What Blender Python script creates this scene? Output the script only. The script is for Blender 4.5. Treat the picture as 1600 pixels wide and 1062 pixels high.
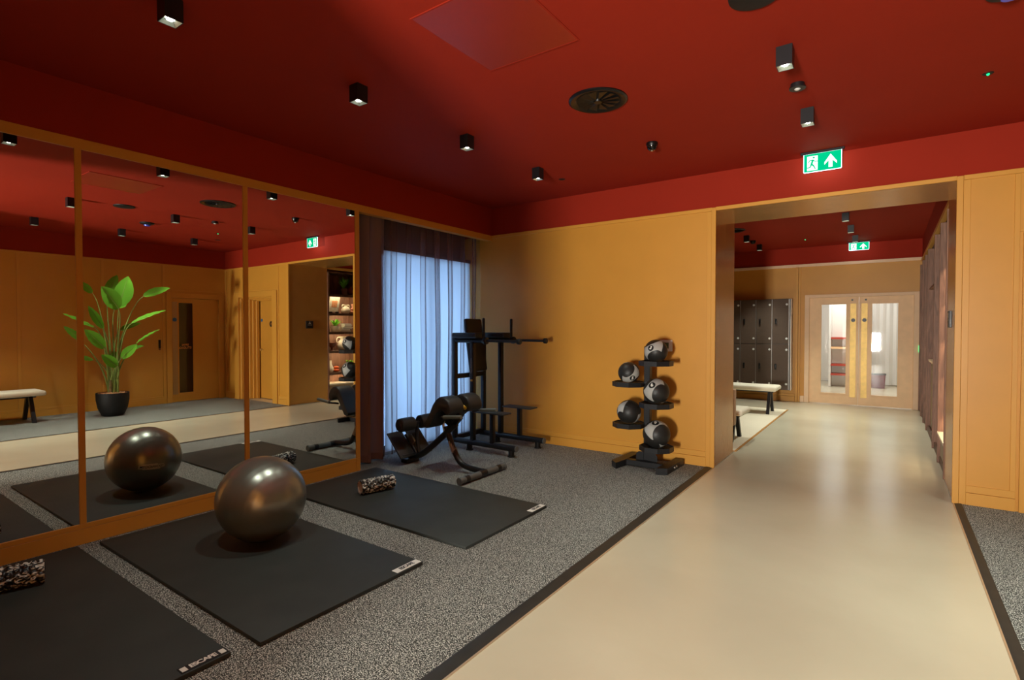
import bpy, bmesh, math, random
from mathutils import Vector, Matrix, noise
from math import pi, sin, cos, radians

for o in list(bpy.data.objects):
    bpy.data.objects.remove(o)
SC = bpy.context.scene
COL = SC.collection

# ------------------------------------------------------------------ camera
cam_data = bpy.data.cameras.new('camera')
cam = bpy.data.objects.new('camera', cam_data)
COL.objects.link(cam)
cam_data.sensor_fit = 'HORIZONTAL'
cam_data.sensor_width = 36.0
cam_data.lens = 830.55 / 1600 * 36.0
cam_data.clip_start = 0.02
YAW, PITCH, ROLL = 0.6168, 0.0197, 0.0004
_r = Vector((cos(YAW), sin(YAW), 0)); _f0 = Vector((-sin(YAW), cos(YAW), 0)); _z = Vector((0, 0, 1))
_f = _f0 * cos(PITCH) - _z * sin(PITCH)
_u = _z * cos(PITCH) + _f0 * sin(PITCH)
_r2 = _r * cos(ROLL) + _u * sin(ROLL); _u2 = _u * cos(ROLL) - _r * sin(ROLL)
cam.matrix_world = Matrix(((_r2.x, _u2.x, -_f.x, 4.575), (_r2.y, _u2.y, -_f.y, 0.0),
                           (_r2.z, _u2.z, -_f.z, 1.5), (0, 0, 0, 1)))
SC.camera = cam

# ------------------------------------------------------------------ world, lights, exposure
world = bpy.data.worlds.new('world'); SC.world = world
world.use_nodes = True
bg = world.node_tree.nodes['Background']
bg.inputs[0].default_value = (0.30, 0.50, 1.0, 1); bg.inputs[1].default_value = 0.9
SC.view_settings.view_transform = 'Standard'
SC.view_settings.look = 'None'
SC.view_settings.gamma = 1.0
SC.view_settings.exposure = 0.0
SC.view_settings.use_curve_mapping = False

def area_light(name, loc, target, sx, sy, power, color, spread=180):
    d = bpy.data.lights.new(name, 'AREA'); d.shape = 'RECTANGLE'; d.size = sx; d.size_y = sy
    d.energy = power; d.color = color; d.spread = radians(spread)
    o = bpy.data.objects.new(name, d); COL.objects.link(o)
    o.location = loc
    o.rotation_euler = (Vector(target) - Vector(loc)).to_track_quat('-Z', 'Y').to_euler()
    return o

# daylight outside the curtained window
area_light('window_daylight', (-1.5, 5.1, 1.3), (0, 5.1, 1.3), 2.2, 2.6, 118, (0.38, 0.64, 1.0))
# lit glazed doors at the far end of the corridor behind the camera
area_light('corridor_end_light', (4.05, -3.6, 0.95), (4.02, 0, 1.55), 0.42, 0.8, 212, (1.0, 0.965, 0.88), 105)
# ceiling light of the lobby behind the double doors
area_light('lobby_light', (3.6, 15.2, 2.9), (3.6, 15.2, 0), 2.6, 3.0, 150, (1.0, 0.97, 0.92))
SPOT_W = 68.0
SPOT_COL = (0.93, 1.0, 0.90)

# ------------------------------------------------------------------ helpers
def s2l(c):
    return tuple(((v / 255) / 12.92 if v / 255 <= 0.04045 else ((v / 255 + 0.055) / 1.055) ** 2.4) for v in c)

def new_mat(name, col, rough=0.5, metal=0.0, spec=0.5, noise_amt=0.0, noise_scale=20, bump=0.0,
            bump_scale=200, emit=None, emit_s=0.0, coat=0.0, rough_noise=0.0, aniso=0.0):
    m = bpy.data.materials.new(name); m.use_nodes = True
    nt = m.node_tree; p = nt.nodes['Principled BSDF']
    c = s2l(col)
    p.inputs['Base Color'].default_value = (*c, 1)
    p.inputs['Roughness'].default_value = rough
    p.inputs['Metallic'].default_value = metal
    p.inputs['Specular IOR Level'].default_value = spec
    p.inputs['Coat Weight'].default_value = coat
    p.inputs['Coat Roughness'].default_value = 0.2
    p.inputs['Anisotropic'].default_value = aniso
    if emit is not None:
        p.inputs['Emission Color'].default_value = (*s2l(emit), 1)
        p.inputs['Emission Strength'].default_value = emit_s
    tc = nt.nodes.new('ShaderNodeTexCoord')
    if noise_amt > 0:
        n = nt.nodes.new('ShaderNodeTexNoise'); n.inputs['Scale'].default_value = noise_scale
        n.inputs['Detail'].default_value = 5
        nt.links.new(tc.outputs['Object'], n.inputs['Vector'])
        r = nt.nodes.new('ShaderNodeValToRGB')
        r.color_ramp.elements[0].position = 0.3; r.color_ramp.elements[1].position = 0.7
        r.color_ramp.elements[0].color = (*[v * (1 - noise_amt) for v in c], 1)
        r.color_ramp.elements[1].color = (*[min(1, v * (1 + noise_amt)) for v in c], 1)
        nt.links.new(n.outputs['Fac'], r.inputs[0]); nt.links.new(r.outputs[0], p.inputs['Base Color'])
        if rough_noise > 0:
            mr = nt.nodes.new('ShaderNodeMapRange')
            mr.inputs[3].default_value = rough - rough_noise; mr.inputs[4].default_value = rough + rough_noise
            nt.links.new(n.outputs['Fac'], mr.inputs[0]); nt.links.new(mr.outputs[0], p.inputs['Roughness'])
    if bump > 0:
        n2 = nt.nodes.new('ShaderNodeTexNoise'); n2.inputs['Scale'].default_value = bump_scale
        n2.inputs['Detail'].default_value = 3
        nt.links.new(tc.outputs['Object'], n2.inputs['Vector'])
        b = nt.nodes.new('ShaderNodeBump'); b.inputs['Strength'].default_value = bump
        b.inputs['Distance'].default_value = 0.002
        nt.links.new(n2.outputs['Fac'], b.inputs['Height']); nt.links.new(b.outputs[0], p.inputs['Normal'])
    return m

class B:
    """collects shapes (world coordinates) for one mesh"""
    def __init__(self): self.bm = bmesh.new()
    def box(self, x0, x1, y0, y1, z0, z1, bev=0.0, seg=1, rot=None, piv=None):
        v0 = len(self.bm.verts)
        M = Matrix.Translation(((x0 + x1) / 2, (y0 + y1) / 2, (z0 + z1) / 2)) @ Matrix.Diagonal((abs(x1 - x0), abs(y1 - y0), abs(z1 - z0), 1))
        r = bmesh.ops.create_cube(self.bm, size=1, matrix=M)
        vs = r['verts']
        if bev > 0:
            es = list({e for v in vs for e in v.link_edges})
            q = bmesh.ops.bevel(self.bm, geom=es, offset=bev, segments=seg, profile=0.5, affect='EDGES')
            vs = list({v for f in q['faces'] for v in f.verts} | {v for v in vs if v.is_valid})
        if rot is not None:
            p = Vector(piv) if piv is not None else Vector(((x0 + x1) / 2, (y0 + y1) / 2, (z0 + z1) / 2))
            bmesh.ops.transform(self.bm, matrix=Matrix.Translation(p) @ rot.to_4x4() @ Matrix.Translation(-p), verts=vs)
        return self
    def tube(self, pts, r, seg=14, cap=True, smooth_path=0):
        pts = [Vector(p) for p in pts]
        if smooth_path:
            for _ in range(smooth_path):
                q = [pts[0]]
                for i in range(len(pts) - 1):
                    q.append(pts[i].lerp(pts[i + 1], 0.25)); q.append(pts[i].lerp(pts[i + 1], 0.75))
                q.append(pts[-1]); pts = q
        n = len(pts); rs = r if isinstance(r, (list, tuple)) else [r] * n
        if len(rs) != n:
            rs = [rs[0] + (rs[-1] - rs[0]) * i / (n - 1) for i in range(n)]
        rings = []; prev = None
        for i, p in enumerate(pts):
            if i == 0: t = pts[1] - pts[0]
            elif i == n - 1: t = pts[-1] - pts[-2]
            else: t = (pts[i + 1] - pts[i]).normalized() + (pts[i] - pts[i - 1]).normalized()
            t.normalize()
            if prev is None:
                a = t.orthogonal().normalized()
            else:
                a = (prev - t * prev.dot(t)); a.normalize()
            prev = a; b = t.cross(a)
            sc = 1.0
            if 0 < i < n - 1:
                c = t.dot((pts[i + 1] - pts[i]).normalized()); sc = 1 / max(c, 0.5)
            rings.append([self.bm.verts.new(p + (a * cos(2 * pi * k / seg) + b * sin(2 * pi * k / seg)) * rs[i]) for k in range(seg)])
        for i in range(n - 1):
            for k in range(seg):
                self.bm.faces.new((rings[i][k], rings[i][(k + 1) % seg], rings[i + 1][(k + 1) % seg], rings[i + 1][k]))
        if cap:
            self.bm.faces.new(rings[0][::-1]); self.bm.faces.new(rings[-1])
        return self
    def lathe(self, prof, c=(0, 0, 0), seg=32, axis='Z', cap0=False, cap1=False):
        c = Vector(c); rings = []
        for (r, h) in prof:
            ring = []
            for k in range(seg):
                a = 2 * pi * k / seg
                if axis == 'Z': v = Vector((r * cos(a), r * sin(a), h))
                elif axis == 'Y': v = Vector((r * cos(a), h, -r * sin(a)))
                else: v = Vector((h, r * cos(a), r * sin(a)))
                ring.append(self.bm.verts.new(c + v))
            rings.append(ring)
        for i in range(len(rings) - 1):
            for k in range(seg):
                try: self.bm.faces.new((rings[i][k], rings[i][(k + 1) % seg], rings[i + 1][(k + 1) % seg], rings[i + 1][k]))
                except ValueError: pass
        if cap0: self.bm.faces.new(rings[0][::-1])
        if cap1: self.bm.faces.new(rings[-1])
        return self
    def prism(self, poly, lo, hi, axis='Z'):
        def mk(a, b, h):
            return {'Z': (a, b, h), 'Y': (a, h, b), 'X': (h, a, b)}[axis]
        v0 = [self.bm.verts.new(mk(a, b, lo)) for a, b in poly]
        v1 = [self.bm.verts.new(mk(a, b, hi)) for a, b in poly]
        self.bm.faces.new(v0[::-1]); self.bm.faces.new(v1)
        n = len(poly)
        for i in range(n):
            self.bm.faces.new((v0[i], v0[(i + 1) % n], v1[(i + 1) % n], v1[i]))
        return self
    def sphere(self, c, r, u=32, v=18, sc=(1, 1, 1)):
        M = Matrix.Translation(c) @ Matrix.Diagonal((*sc, 1))
        bmesh.ops.create_uvsphere(self.bm, u_segments=u, v_segments=v, radius=r, matrix=M)
        return self
    def xf(self, M):
        bmesh.ops.transform(self.bm, matrix=M, verts=self.bm.verts); return self

WM = {}
def link_mesh(name, b, mat, parent=None, loc=None, flat=False, ang=35):
    """b holds world coordinates; the object's origin is put at loc (or its parent's)"""
    bm = b.bm
    bmesh.ops.recalc_face_normals(bm, faces=bm.faces)
    me = bpy.data.meshes.new(name)
    if parent is not None:
        W = WM[parent.name]; M = Matrix.Identity(4)
    else:
        W = Matrix.Translation(loc) if loc is not None else Matrix.Identity(4); M = W
    bm.transform(W.inverted())
    bm.to_mesh(me); bm.free()
    if not flat:
        for p in me.polygons: p.use_smooth = True
        me.set_sharp_from_angle(angle=radians(ang))
    for m in (mat if isinstance(mat, (list, tuple)) else [mat]): me.materials.append(m)
    o = bpy.data.objects.new(name, me); COL.objects.link(o)
    if parent is not None:
        o.parent = parent
    else:
        o.matrix_world = W; 
        o.location = W.translation
    WM[o.name] = W
    return o

def thing(name, label, cat, loc, group=None):
    o = bpy.data.objects.new(name, None); COL.objects.link(o)
    o.empty_display_size = 0.1
    o.location = loc; WM[o.name] = Matrix.Translation(loc)
    o['label'] = label; o['category'] = cat
    if group: o['group'] = group
    return o

def tag(o, label, cat, group=None):
    o['label'] = label; o['category'] = cat
    if group: o['group'] = group
    return o

def struct(name, b, mat, flat=False, label=None):
    o = link_mesh(name, b, mat, flat=flat); o['kind'] = 'structure'
    if label: o['label'] = label
    return o

def copy_tree(o, parent=None):
    c = o.copy(); COL.objects.link(c)
    if parent is not None: c.parent = parent
    WM[c.name] = WM.get(o.name, Matrix.Identity(4))
    for ch in list(o.children): copy_tree(ch, c)
    return c

def text_bm(txt, size, align='CENTER', extrude=0.0, spacing=1.0, bold=0.0):
    cu = bpy.data.curves.new('t', 'FONT'); cu.body = txt; cu.size = size
    cu.align_x = align; cu.align_y = 'CENTER'; cu.extrude = extrude; cu.space_character = spacing
    cu.offset = bold; cu.resolution_u = 3
    o = bpy.data.objects.new('t', cu); COL.objects.link(o)
    dg = bpy.context.evaluated_depsgraph_get(); dg.update()
    me = bpy.data.meshes.new_from_object(o.evaluated_get(dg))
    bpy.data.objects.remove(o); bpy.data.curves.remove(cu)
    b = B(); b.bm.from_mesh(me); bpy.data.meshes.remove(me)
    return b

def frame_mat(origin, right, up):
    r = Vector(right).normalized(); u = Vector(up).normalized(); n = r.cross(u)
    return Matrix(((r.x, u.x, n.x, origin[0]), (r.y, u.y, n.y, origin[1]), (r.z, u.z, n.z, origin[2]), (0, 0, 0, 1)))

# ------------------------------------------------------------------ materials
YEL = new_mat('ochre_paint', (203, 143, 54), 0.42, spec=0.35, noise_amt=0.03, noise_scale=3)
YEL2 = new_mat('ochre_paint_trim', (206, 147, 58), 0.40, spec=0.35)
RED = new_mat('red_paint', (150, 39, 20), 0.75, spec=0.15, noise_amt=0.03, noise_scale=2)
BRONZE = new_mat('brushed_bronze_lining', (204, 150, 78), 0.24, metal=0.55, spec=0.5, noise_amt=0.04, noise_scale=6)
def brushed(m):
    nt = m.node_tree; p = nt.nodes['Principled BSDF']; tc = nt.nodes.new('ShaderNodeTexCoord')
    mp = nt.nodes.new('ShaderNodeMapping'); mp.inputs['Scale'].default_value = (1, 220, 1.5)
    n = nt.nodes.new('ShaderNodeTexNoise'); n.inputs['Scale'].default_value = 2.0
    bb = nt.nodes.new('ShaderNodeBump'); bb.inputs['Strength'].default_value = 0.12; bb.inputs['Distance'].default_value = 0.01
    nt.links.new(tc.outputs['Object'], mp.inputs[0]); nt.links.new(mp.outputs[0], n.inputs[0])
    nt.links.new(n.outputs['Fac'], bb.inputs['Height']); nt.links.new(bb.outputs[0], p.inputs['Normal'])
brushed(BRONZE)
MIRROR = new_mat('mirror_glass', (236, 238, 232), 0.0, metal=1.0)
BLACK = new_mat('black_powder_coat', (22, 23, 26), 0.42, spec=0.5)
BLACKM = new_mat('matt_black', (16, 16, 17), 0.6, spec=0.4)
VINYL = new_mat('black_vinyl', (36, 38, 39), 0.50, spec=0.45, bump=0.2, bump_scale=700)
MAT_M = new_mat('mat_rubber', (47, 51, 48), 0.62, spec=0.35, noise_amt=0.14, noise_scale=4, bump=0.15, bump_scale=900)
GREY_CAP = new_mat('grey_plastic', (92, 96, 94), 0.5)
SILVER = new_mat('brushed_steel', (190, 188, 180), 0.3, metal=1.0)
WHITE = new_mat('white_paint', (225, 224, 218), 0.5)
WHITE_T = new_mat('white_print', (226, 224, 214), 0.5)
CREAM = new_mat('cream_boucle', (232, 222, 198), 0.9, spec=0.15, noise_amt=0.05, noise_scale=150, bump=0.5, bump_scale=350)
OAK = new_mat('pale_oak', (236, 194, 146), 0.45, spec=0.35, noise_amt=0.05, noise_scale=8)
PINE = new_mat('pale_frame_wood', (233, 196, 158), 0.5, spec=0.3, noise_amt=0.04, noise_scale=8)
BRASS = new_mat('brass_plate', (214, 178, 104), 0.45, metal=0.45, noise_amt=0.12, noise_scale=14)
BLUE = new_mat('blue_sign_disc', (40, 96, 150), 0.5)
GREYDISC = new_mat('grey_blue_disc', (104, 110, 120), 0.5)
DARKGLASS = new_mat('smoked_glass', (40, 24, 18), 0.08, spec=0.6)
GOLDT = new_mat('gold_lettering', (226, 150, 60), 0.5)
EDGE = new_mat('black_rubber_edge', (44, 43, 38), 0.5, spec=0.4, noise_amt=0.15, noise_scale=12)
METALSTRIP = new_mat('pale_metal_strip', (200, 176, 144), 0.35, metal=0.5)
LOCK = new_mat('locker_laminate', (92, 76, 64), 0.6, spec=0.2, noise_amt=0.04, noise_scale=30)
YELLOWP = new_mat('yellow_plastic', (196, 158, 36), 0.4)
LABELG = new_mat('grey_warning_sticker', (160, 148, 136), 0.55)
REDP = new_mat('red_plastic', (170, 50, 30), 0.5)

def walnut(name, col):
    m = new_mat(name, col, 0.5, spec=0.3)
    nt = m.node_tree; p = nt.nodes['Principled BSDF']; tc = nt.nodes.new('ShaderNodeTexCoord')
    mp = nt.nodes.new('ShaderNodeMapping'); mp.inputs['Scale'].default_value = (14, 14, 1.2)
    n = nt.nodes.new('ShaderNodeTexNoise'); n.inputs['Scale'].default_value = 2.5; n.inputs['Detail'].default_value = 8
    n.inputs['Distortion'].default_value = 1.2
    r = nt.nodes.new('ShaderNodeValToRGB'); c = s2l(col)
    r.color_ramp.elements[0].position = 0.3; r.color_ramp.elements[1].position = 0.72
    r.color_ramp.elements[0].color = (*[v * 0.6 for v in c], 1); r.color_ramp.elements[1].color = (*[v * 1.35 for v in c], 1)
    nt.links.new(tc.outputs['Object'], mp.inputs[0]); nt.links.new(mp.outputs[0], n.inputs[0])
    nt.links.new(n.outputs['Fac'], r.inputs[0]); nt.links.new(r.outputs[0], p.inputs['Base Color'])
    return m
WAL = walnut('walnut', (136, 98, 78))
WALD = walnut('walnut_dark', (96, 66, 50))

def concrete():
    m = new_mat('beige_resin_floor', (192, 174, 138), 0.34, spec=0.5)
    nt = m.node_tree; p = nt.nodes['Principled BSDF']; tc = nt.nodes.new('ShaderNodeTexCoord')
    n = nt.nodes.new('ShaderNodeTexNoise'); n.inputs['Scale'].default_value = 1.3; n.inputs['Detail'].default_value = 4
    n.inputs['Roughness'].default_value = 0.55; n.inputs['Distortion'].default_value = 0.3
    r = nt.nodes.new('ShaderNodeValToRGB')
    r.color_ramp.elements[0].position = 0.25; r.color_ramp.elements[1].position = 0.8
    r.color_ramp.elements[0].color = (*s2l((194, 184, 158)), 1); r.color_ramp.elements[1].color = (*s2l((205, 196, 170)), 1)
    nt.links.new(tc.outputs['Object'], n.inputs[0]); nt.links.new(n.outputs['Fac'], r.inputs[0])
    nt.links.new(r.outputs[0], p.inputs['Base Color'])
    mr = nt.nodes.new('ShaderNodeMapRange'); mr.inputs[3].default_value = 0.19; mr.inputs[4].default_value = 0.255
    n3 = nt.nodes.new('ShaderNodeTexNoise'); n3.inputs['Scale'].default_value = 0.9; n3.inputs['Detail'].default_value = 2
    nt.links.new(tc.outputs['Object'], n3.inputs[0]); nt.links.new(n3.outputs['Fac'], mr.inputs[0]); nt.links.new(mr.outputs[0], p.inputs['Roughness'])
    return m
CONC = concrete()

def rubber():
    m = new_mat('speckled_rubber', (80, 80, 76), 0.8, spec=0.2)
    nt = m.node_tree; p = nt.nodes['Principled BSDF']; tc = nt.nodes.new('ShaderNodeTexCoord')
    n = nt.nodes.new('ShaderNodeTexNoise'); n.inputs['Scale'].default_value = 165; n.inputs['Detail'].default_value = 2
    n.inputs['Roughness'].default_value = 0.6
    v = nt.nodes.new('ShaderNodeTexVoronoi'); v.inputs['Scale'].default_value = 270
    ad = nt.nodes.new('ShaderNodeMath'); ad.operation = 'MULTIPLY_ADD'; ad.inputs[1].default_value = 0.22
    sx = nt.nodes.new('ShaderNodeSeparateColor')
    nt.links.new(v.outputs['Color'], sx.inputs[0]); nt.links.new(sx.outputs[0], ad.inputs[0]); nt.links.new(n.outputs['Fac'], ad.inputs[2])
    r = nt.nodes.new('ShaderNodeValToRGB'); e = r.color_ramp.elements
    e[0].position = 0.60; e[0].color = (*s2l((46, 48, 45)), 1)
    e[1].position = 0.72; e[1].color = (*s2l((214, 214, 204)), 1)
    e2 = e.new(0.655); e2.color = (*s2l((104, 106, 100)), 1)
    nt.links.new(tc.outputs['Object'], n.inputs[0]); nt.links.new(tc.outputs['Object'], v.inputs[0]); nt.links.new(ad.outputs[0], r.inputs[0])
    nt.links.new(r.outputs[0], p.inputs['Base Color'])
    return m
RUB = rubber()

def glass_mat(name, tint=(0.95, 0.97, 0.96), rough=0.0):
    m = bpy.data.materials.new(name); m.use_nodes = True
    nt = m.node_tree; nt.nodes.clear()
    out = nt.nodes.new('ShaderNodeOutputMaterial')
    t = nt.nodes.new('ShaderNodeBsdfTransparent'); t.inputs[0].default_value = (*tint, 1)
    g = nt.nodes.new('ShaderNodeBsdfGlossy'); g.inputs['Roughness'].default_value = 0.02 + rough
    f = nt.nodes.new('ShaderNodeFresnel'); f.inputs[0].default_value = 1.45
    mx = nt.nodes.new('ShaderNodeMixShader')
    nt.links.new(f.outputs[0], mx.inputs[0]); nt.links.new(t.outputs[0], mx.inputs[1]); nt.links.new(g.outputs[0], mx.inputs[2])
    nt.links.new(mx.outputs[0], out.inputs[0])
    return m
GLASS = glass_mat('clear_glass')

def sheer_mat(name, col, alpha, trans=0.5):
    m = bpy.data.materials.new(name); m.use_nodes = True
    nt = m.node_tree; nt.nodes.clear()
    out = nt.nodes.new('ShaderNodeOutputMaterial')
    c = (*s2l(col), 1)
    d = nt.nodes.new('ShaderNodeBsdfDiffuse'); d.inputs[0].default_value = c
    tl = nt.nodes.new('ShaderNodeBsdfTranslucent'); tl.inputs[0].default_value = c
    m1 = nt.nodes.new('ShaderNodeMixShader'); m1.inputs[0].default_value = trans
    nt.links.new(d.outputs[0], m1.inputs[1]); nt.links.new(tl.outputs[0], m1.inputs[2])
    last = m1
    if alpha < 1:
        tp = nt.nodes.new('ShaderNodeBsdfTransparent')
        m2 = nt.nodes.new('ShaderNodeMixShader')
        # woven threads: opacity varies finely along the weave
        tc = nt.nodes.new('ShaderNodeTexCoord'); mp = nt.nodes.new('ShaderNodeMapping')
        mp.inputs['Scale'].default_value = (4, 90, 2)
        n = nt.nodes.new('ShaderNodeTexNoise'); n.inputs['Scale'].default_value = 3
        mr = nt.nodes.new('ShaderNodeMapRange'); mr.inputs[3].default_value = 1 - alpha + 0.06; mr.inputs[4].default_value = 1 - alpha - 0.06
        nt.links.new(tc.outputs['Object'], mp.inputs[0]); nt.links.new(mp.outputs[0], n.inputs[0])
        nt.links.new(n.outputs['Fac'], mr.inputs[0])
        # light passes through more thread where the thin cloth is crossed at a slant
        ge = nt.nodes.new('ShaderNodeNewGeometry'); dt = nt.nodes.new('ShaderNodeVectorMath'); dt.operation = 'DOT_PRODUCT'
        nt.links.new(ge.outputs['Normal'], dt.inputs[0]); nt.links.new(ge.outputs['Incoming'], dt.inputs[1])
        ab = nt.nodes.new('ShaderNodeMath'); ab.operation = 'ABSOLUTE'; nt.links.new(dt.outputs['Value'], ab.inputs[0])
        mxx = nt.nodes.new('ShaderNodeMath'); mxx.operation = 'MAXIMUM'; mxx.inputs[1].default_value = 0.12; nt.links.new(ab.outputs[0], mxx.inputs[0])
        dv = nt.nodes.new('ShaderNodeMath'); dv.operation = 'DIVIDE'; dv.inputs[0].default_value = 1.0; nt.links.new(mxx.outputs[0], dv.inputs[1])
        pw = nt.nodes.new('ShaderNodeMath'); pw.operation = 'POWER'; nt.links.new(mr.outputs[0], pw.inputs[0]); nt.links.new(dv.outputs[0], pw.inputs[1])
        sb_ = nt.nodes.new('ShaderNodeMath'); sb_.operation = 'SUBTRACT'; sb_.inputs[0].default_value = 1.0; nt.links.new(pw.outputs[0], sb_.inputs[1])
        nt.links.new(sb_.outputs[0], m2.inputs[0])
        nt.links.new(tp.outputs[0], m2.inputs[1]); nt.links.new(m1.outputs[0], m2.inputs[2]); last = m2
    nt.links.new(last.outputs[0], out.inputs[0])
    return m
SHEER = sheer_mat('brown_sheer_voile', (142, 108, 108), 0.30, 0.3)
BLIND = sheer_mat('white_blind_cloth', (226, 230, 238), 1.0, 0.62)
WHITECURT = sheer_mat('white_curtain_cloth', (235, 233, 228), 1.0, 0.3)
LEAF = sheer_mat('leaf_green', (110, 174, 54), 1.0, 0.25)

def emit_mat(name, col, s):
    m = bpy.data.materials.new(name); m.use_nodes = True
    nt = m.node_tree; nt.nodes.clear()
    out = nt.nodes.new('ShaderNodeOutputMaterial'); e = nt.nodes.new('ShaderNodeEmission')
    e.inputs[0].default_value = (*s2l(col), 1); e.inputs[1].default_value = s
    nt.links.new(e.outputs[0], out.inputs[0]); return m
EXITG = emit_mat('exit_green', (0, 205, 140), 1.1)
EXITW = emit_mat('exit_white', (240, 255, 252), 1.6)
EXITEDGE = emit_mat('exit_lit_edge', (225, 240, 255), 3.4)
LAMPON = emit_mat('lamp_emitter', (255, 250, 235), 30.0)
LEDG = emit_mat('green_led', (30, 230, 130), 2.5)
LEDSTRIP = emit_mat('led_strip', (255, 220, 170), 1.2)
SCREEN = new_mat('lcd_screen', (88, 104, 74), 0.6, spec=0.1)

# ------------------------------------------------------------------ the room shell
YB, YH, YE = 5.965, 6.83, 12.46           # back wall, hall side of the passage, end wall
XL, XR, XW = 3.036, 5.044, 7.33           # passage sides, far right wall
H1, H2 = 2.817, 3.195                     # top of ochre panelling, ceiling
YR = -0.5                                 # rear wall (behind the camera)

struct('floor', B().box(-0.6, 7.6, -4.5, 18.2, -0.12, -0.004), CONC, flat=True)
struct('floor', B().box(-0.45, 2.952, YR, YB, -0.003, 0.0), RUB, flat=True)
struct('floor', B().box(5.104, XW, YR, YB, -0.003, 0.0), RUB, flat=True)
t1 = B().prism([(2.952, 0.0005), (2.968, 0.004), (2.985, 0.002), (3.0, 0.004), (3.03, -0.002), (3.03, -0.004), (2.952, -0.004)], YR, YB - 0.002, axis='Y')
struct('trim_1', t1, EDGE)
struct('trim_2', B().box(3.03, 3.04, YR, YB - 0.002, -0.004, 0.0), METALSTRIP, flat=True)
t2 = B().prism([(5.104, 0.0005), (5.094, 0.004), (5.084, 0.002), (5.074, 0.004), (5.052, -0.002), (5.052, -0.004), (5.104, -0.004)], YR, YB - 0.002, axis='Y')
struct('trim_3', t2, EDGE)
struct('trim_4', B().box(5.043, 5.052, YR, YB - 0.002, -0.004, 0.0), METALSTRIP, flat=True)
struct('ceiling', B().box(-0.6, 7.6, -4.5, 18.2, H2, H2 + 0.1), RED, flat=True)

# --- left wall: mirror wall + curtain recess
wl = B().box(-0.10, -0.02, YR, 3.655, 0, H1 - 0.004)
wl.box(-0.10, 0.0 - 0.004, YR, YB, H1, H2)               # red band above, painted red below
wl_o = struct('wall_left', B().box(-0.10, -0.02, YR, 3.655, 0, 2.75), YEL, flat=True)
rb = link_mesh('upstand', B().box(-0.10, -0.006, YR, YB, H1, H2), RED, wl_o, flat=True)
link_mesh('plinth', B().box(-0.02, 0.0, YR, 3.61, 0, 0.107, 0.001), YEL2, wl_o, flat=True)
link_mesh('plinth', B().box(-0.10, 0.0, 3.612, 3.664, 0, 0.141, 0.001), YEL2, wl_o, flat=True)
link_mesh('bottom_rail', B().box(-0.02, 0.0, YR, 3.61, 0.1085, 0.141, 0.0015), YEL2, wl_o, flat=True)
link_mesh('top_rail', B().box(-0.09, 0.0, YR, YB, 2.745, H1, 0.0015), YEL2, wl_o, flat=True)
for y0, y1 in ((0.09, 0.128), (1.258, 1.296), (2.428, 2.466)):
    link_mesh('mullion', B().box(-0.02, 0.0, y0, y1, 0.1415, 2.7445, 0.0015), YEL2, wl_o, flat=True)
link_mesh('mullion', B().box(-0.10, 0.0, 3.612, 3.664, 0.1415, 2.7445, 0.0015), YEL2, wl_o, flat=True)

def mirror(y0, y1, rot, label):
    c = Vector((-0.011, (y0 + y1) / 2, 1.44))
    R = Matrix.Rotation(rot, 3, 'Z')
    o = link_mesh('wall_mirror', B().box(-0.0135, -0.009, y0 - 0.006, y1 + 0.006, 0.136, 2.752, rot=R, piv=c), MIRROR, flat=True, loc=(c.x, c.y, 0.136))
    tag(o, label, 'mirror', 'tall mirrors on the left wall')
    # dark reveal bead around each pane
    return o
mirror(-0.49, 0.09, 0, 'tall wall mirror at the very left edge nearest the camera')
mirror(0.128, 1.258, 0, 'tall ochre-framed wall mirror behind the end of a foam roller, reflecting a cream bench')
mirror(1.296, 2.428, 0.003, 'tall ochre-framed wall mirror reflecting the potted plant and the big ball')
mirror(2.466, 3.612, -0.003, 'tall ochre-framed wall mirror beside the curtain, reflecting lit shelves')

# window recess behind the curtain
wr = B()
wr.box(-0.60, -0.50, 3.60, 4.34, 0, H2); wr.box(-0.60, -0.50, 4.34, YB, 2.48, H2)
wr.box(-0.55, -0.10, 3.60, 3.655, 0, H2); wr.box(-0.55, -0.02, 3.6, YB, 2.92, 2.97)
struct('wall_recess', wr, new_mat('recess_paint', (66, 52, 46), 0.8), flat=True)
win = B()
win.box(-0.56, -0.50, 4.34, 4.40, 0.0, 2.48); win.box(-0.56, -0.50, YB - 0.06, YB, 0.0, 2.48)
win.box(-0.56, -0.50, 4.40, YB - 0.06, 2.42, 2.48); win.box(-0.56, -0.50, 4.40, YB - 0.06, 0.0, 0.06)
win.box(-0.55, -0.51, 5.13, 5.19, 0.06, 2.42)
wo = struct('window_1', win, BLACK, flat=True)
for y0, y1 in ((4.40, 5.13), (5.19, YB - 0.06)):
    link_mesh('pane', B().box(-0.532, -0.528, y0, y1, 0.06, 2.42), GLASS, wo, flat=True)

# --- back wall (left of the passage, right of it, lintel)
wb = B().box(-0.6, XL - 0.006, YB, YH, 0, H1)
wbo = struct('wall_back', wb, YEL, flat=True)
link_mesh('upstand', B().box(-0.6, 7.6, YB + 0.004, YH, H1, H2), RED, wbo, flat=True)
def trimbox(name, x0, x1, z0, z1, proj, parent=wbo, y=YB, bev=0.0015):
    return link_mesh(name, B().box(x0, x1, y - proj, y + 0.002, z0, z1, bev), YEL2, parent, flat=True)
trimbox('plinth', -0.45, 2.952, 0, 0.103, 0.016)
trimbox('bottom_rail', -0.45, 2.952, 0.106, 0.165, 0.010)
trimbox('stile', 2.952, 2.998, 0, 2.776, 0.013)
trimbox('stile', 3.0, 3.044, 0, 2.812, 0.022)
trimbox('top_rail', -0.45, 2.999, 2.778, H1, 0.014)
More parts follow.
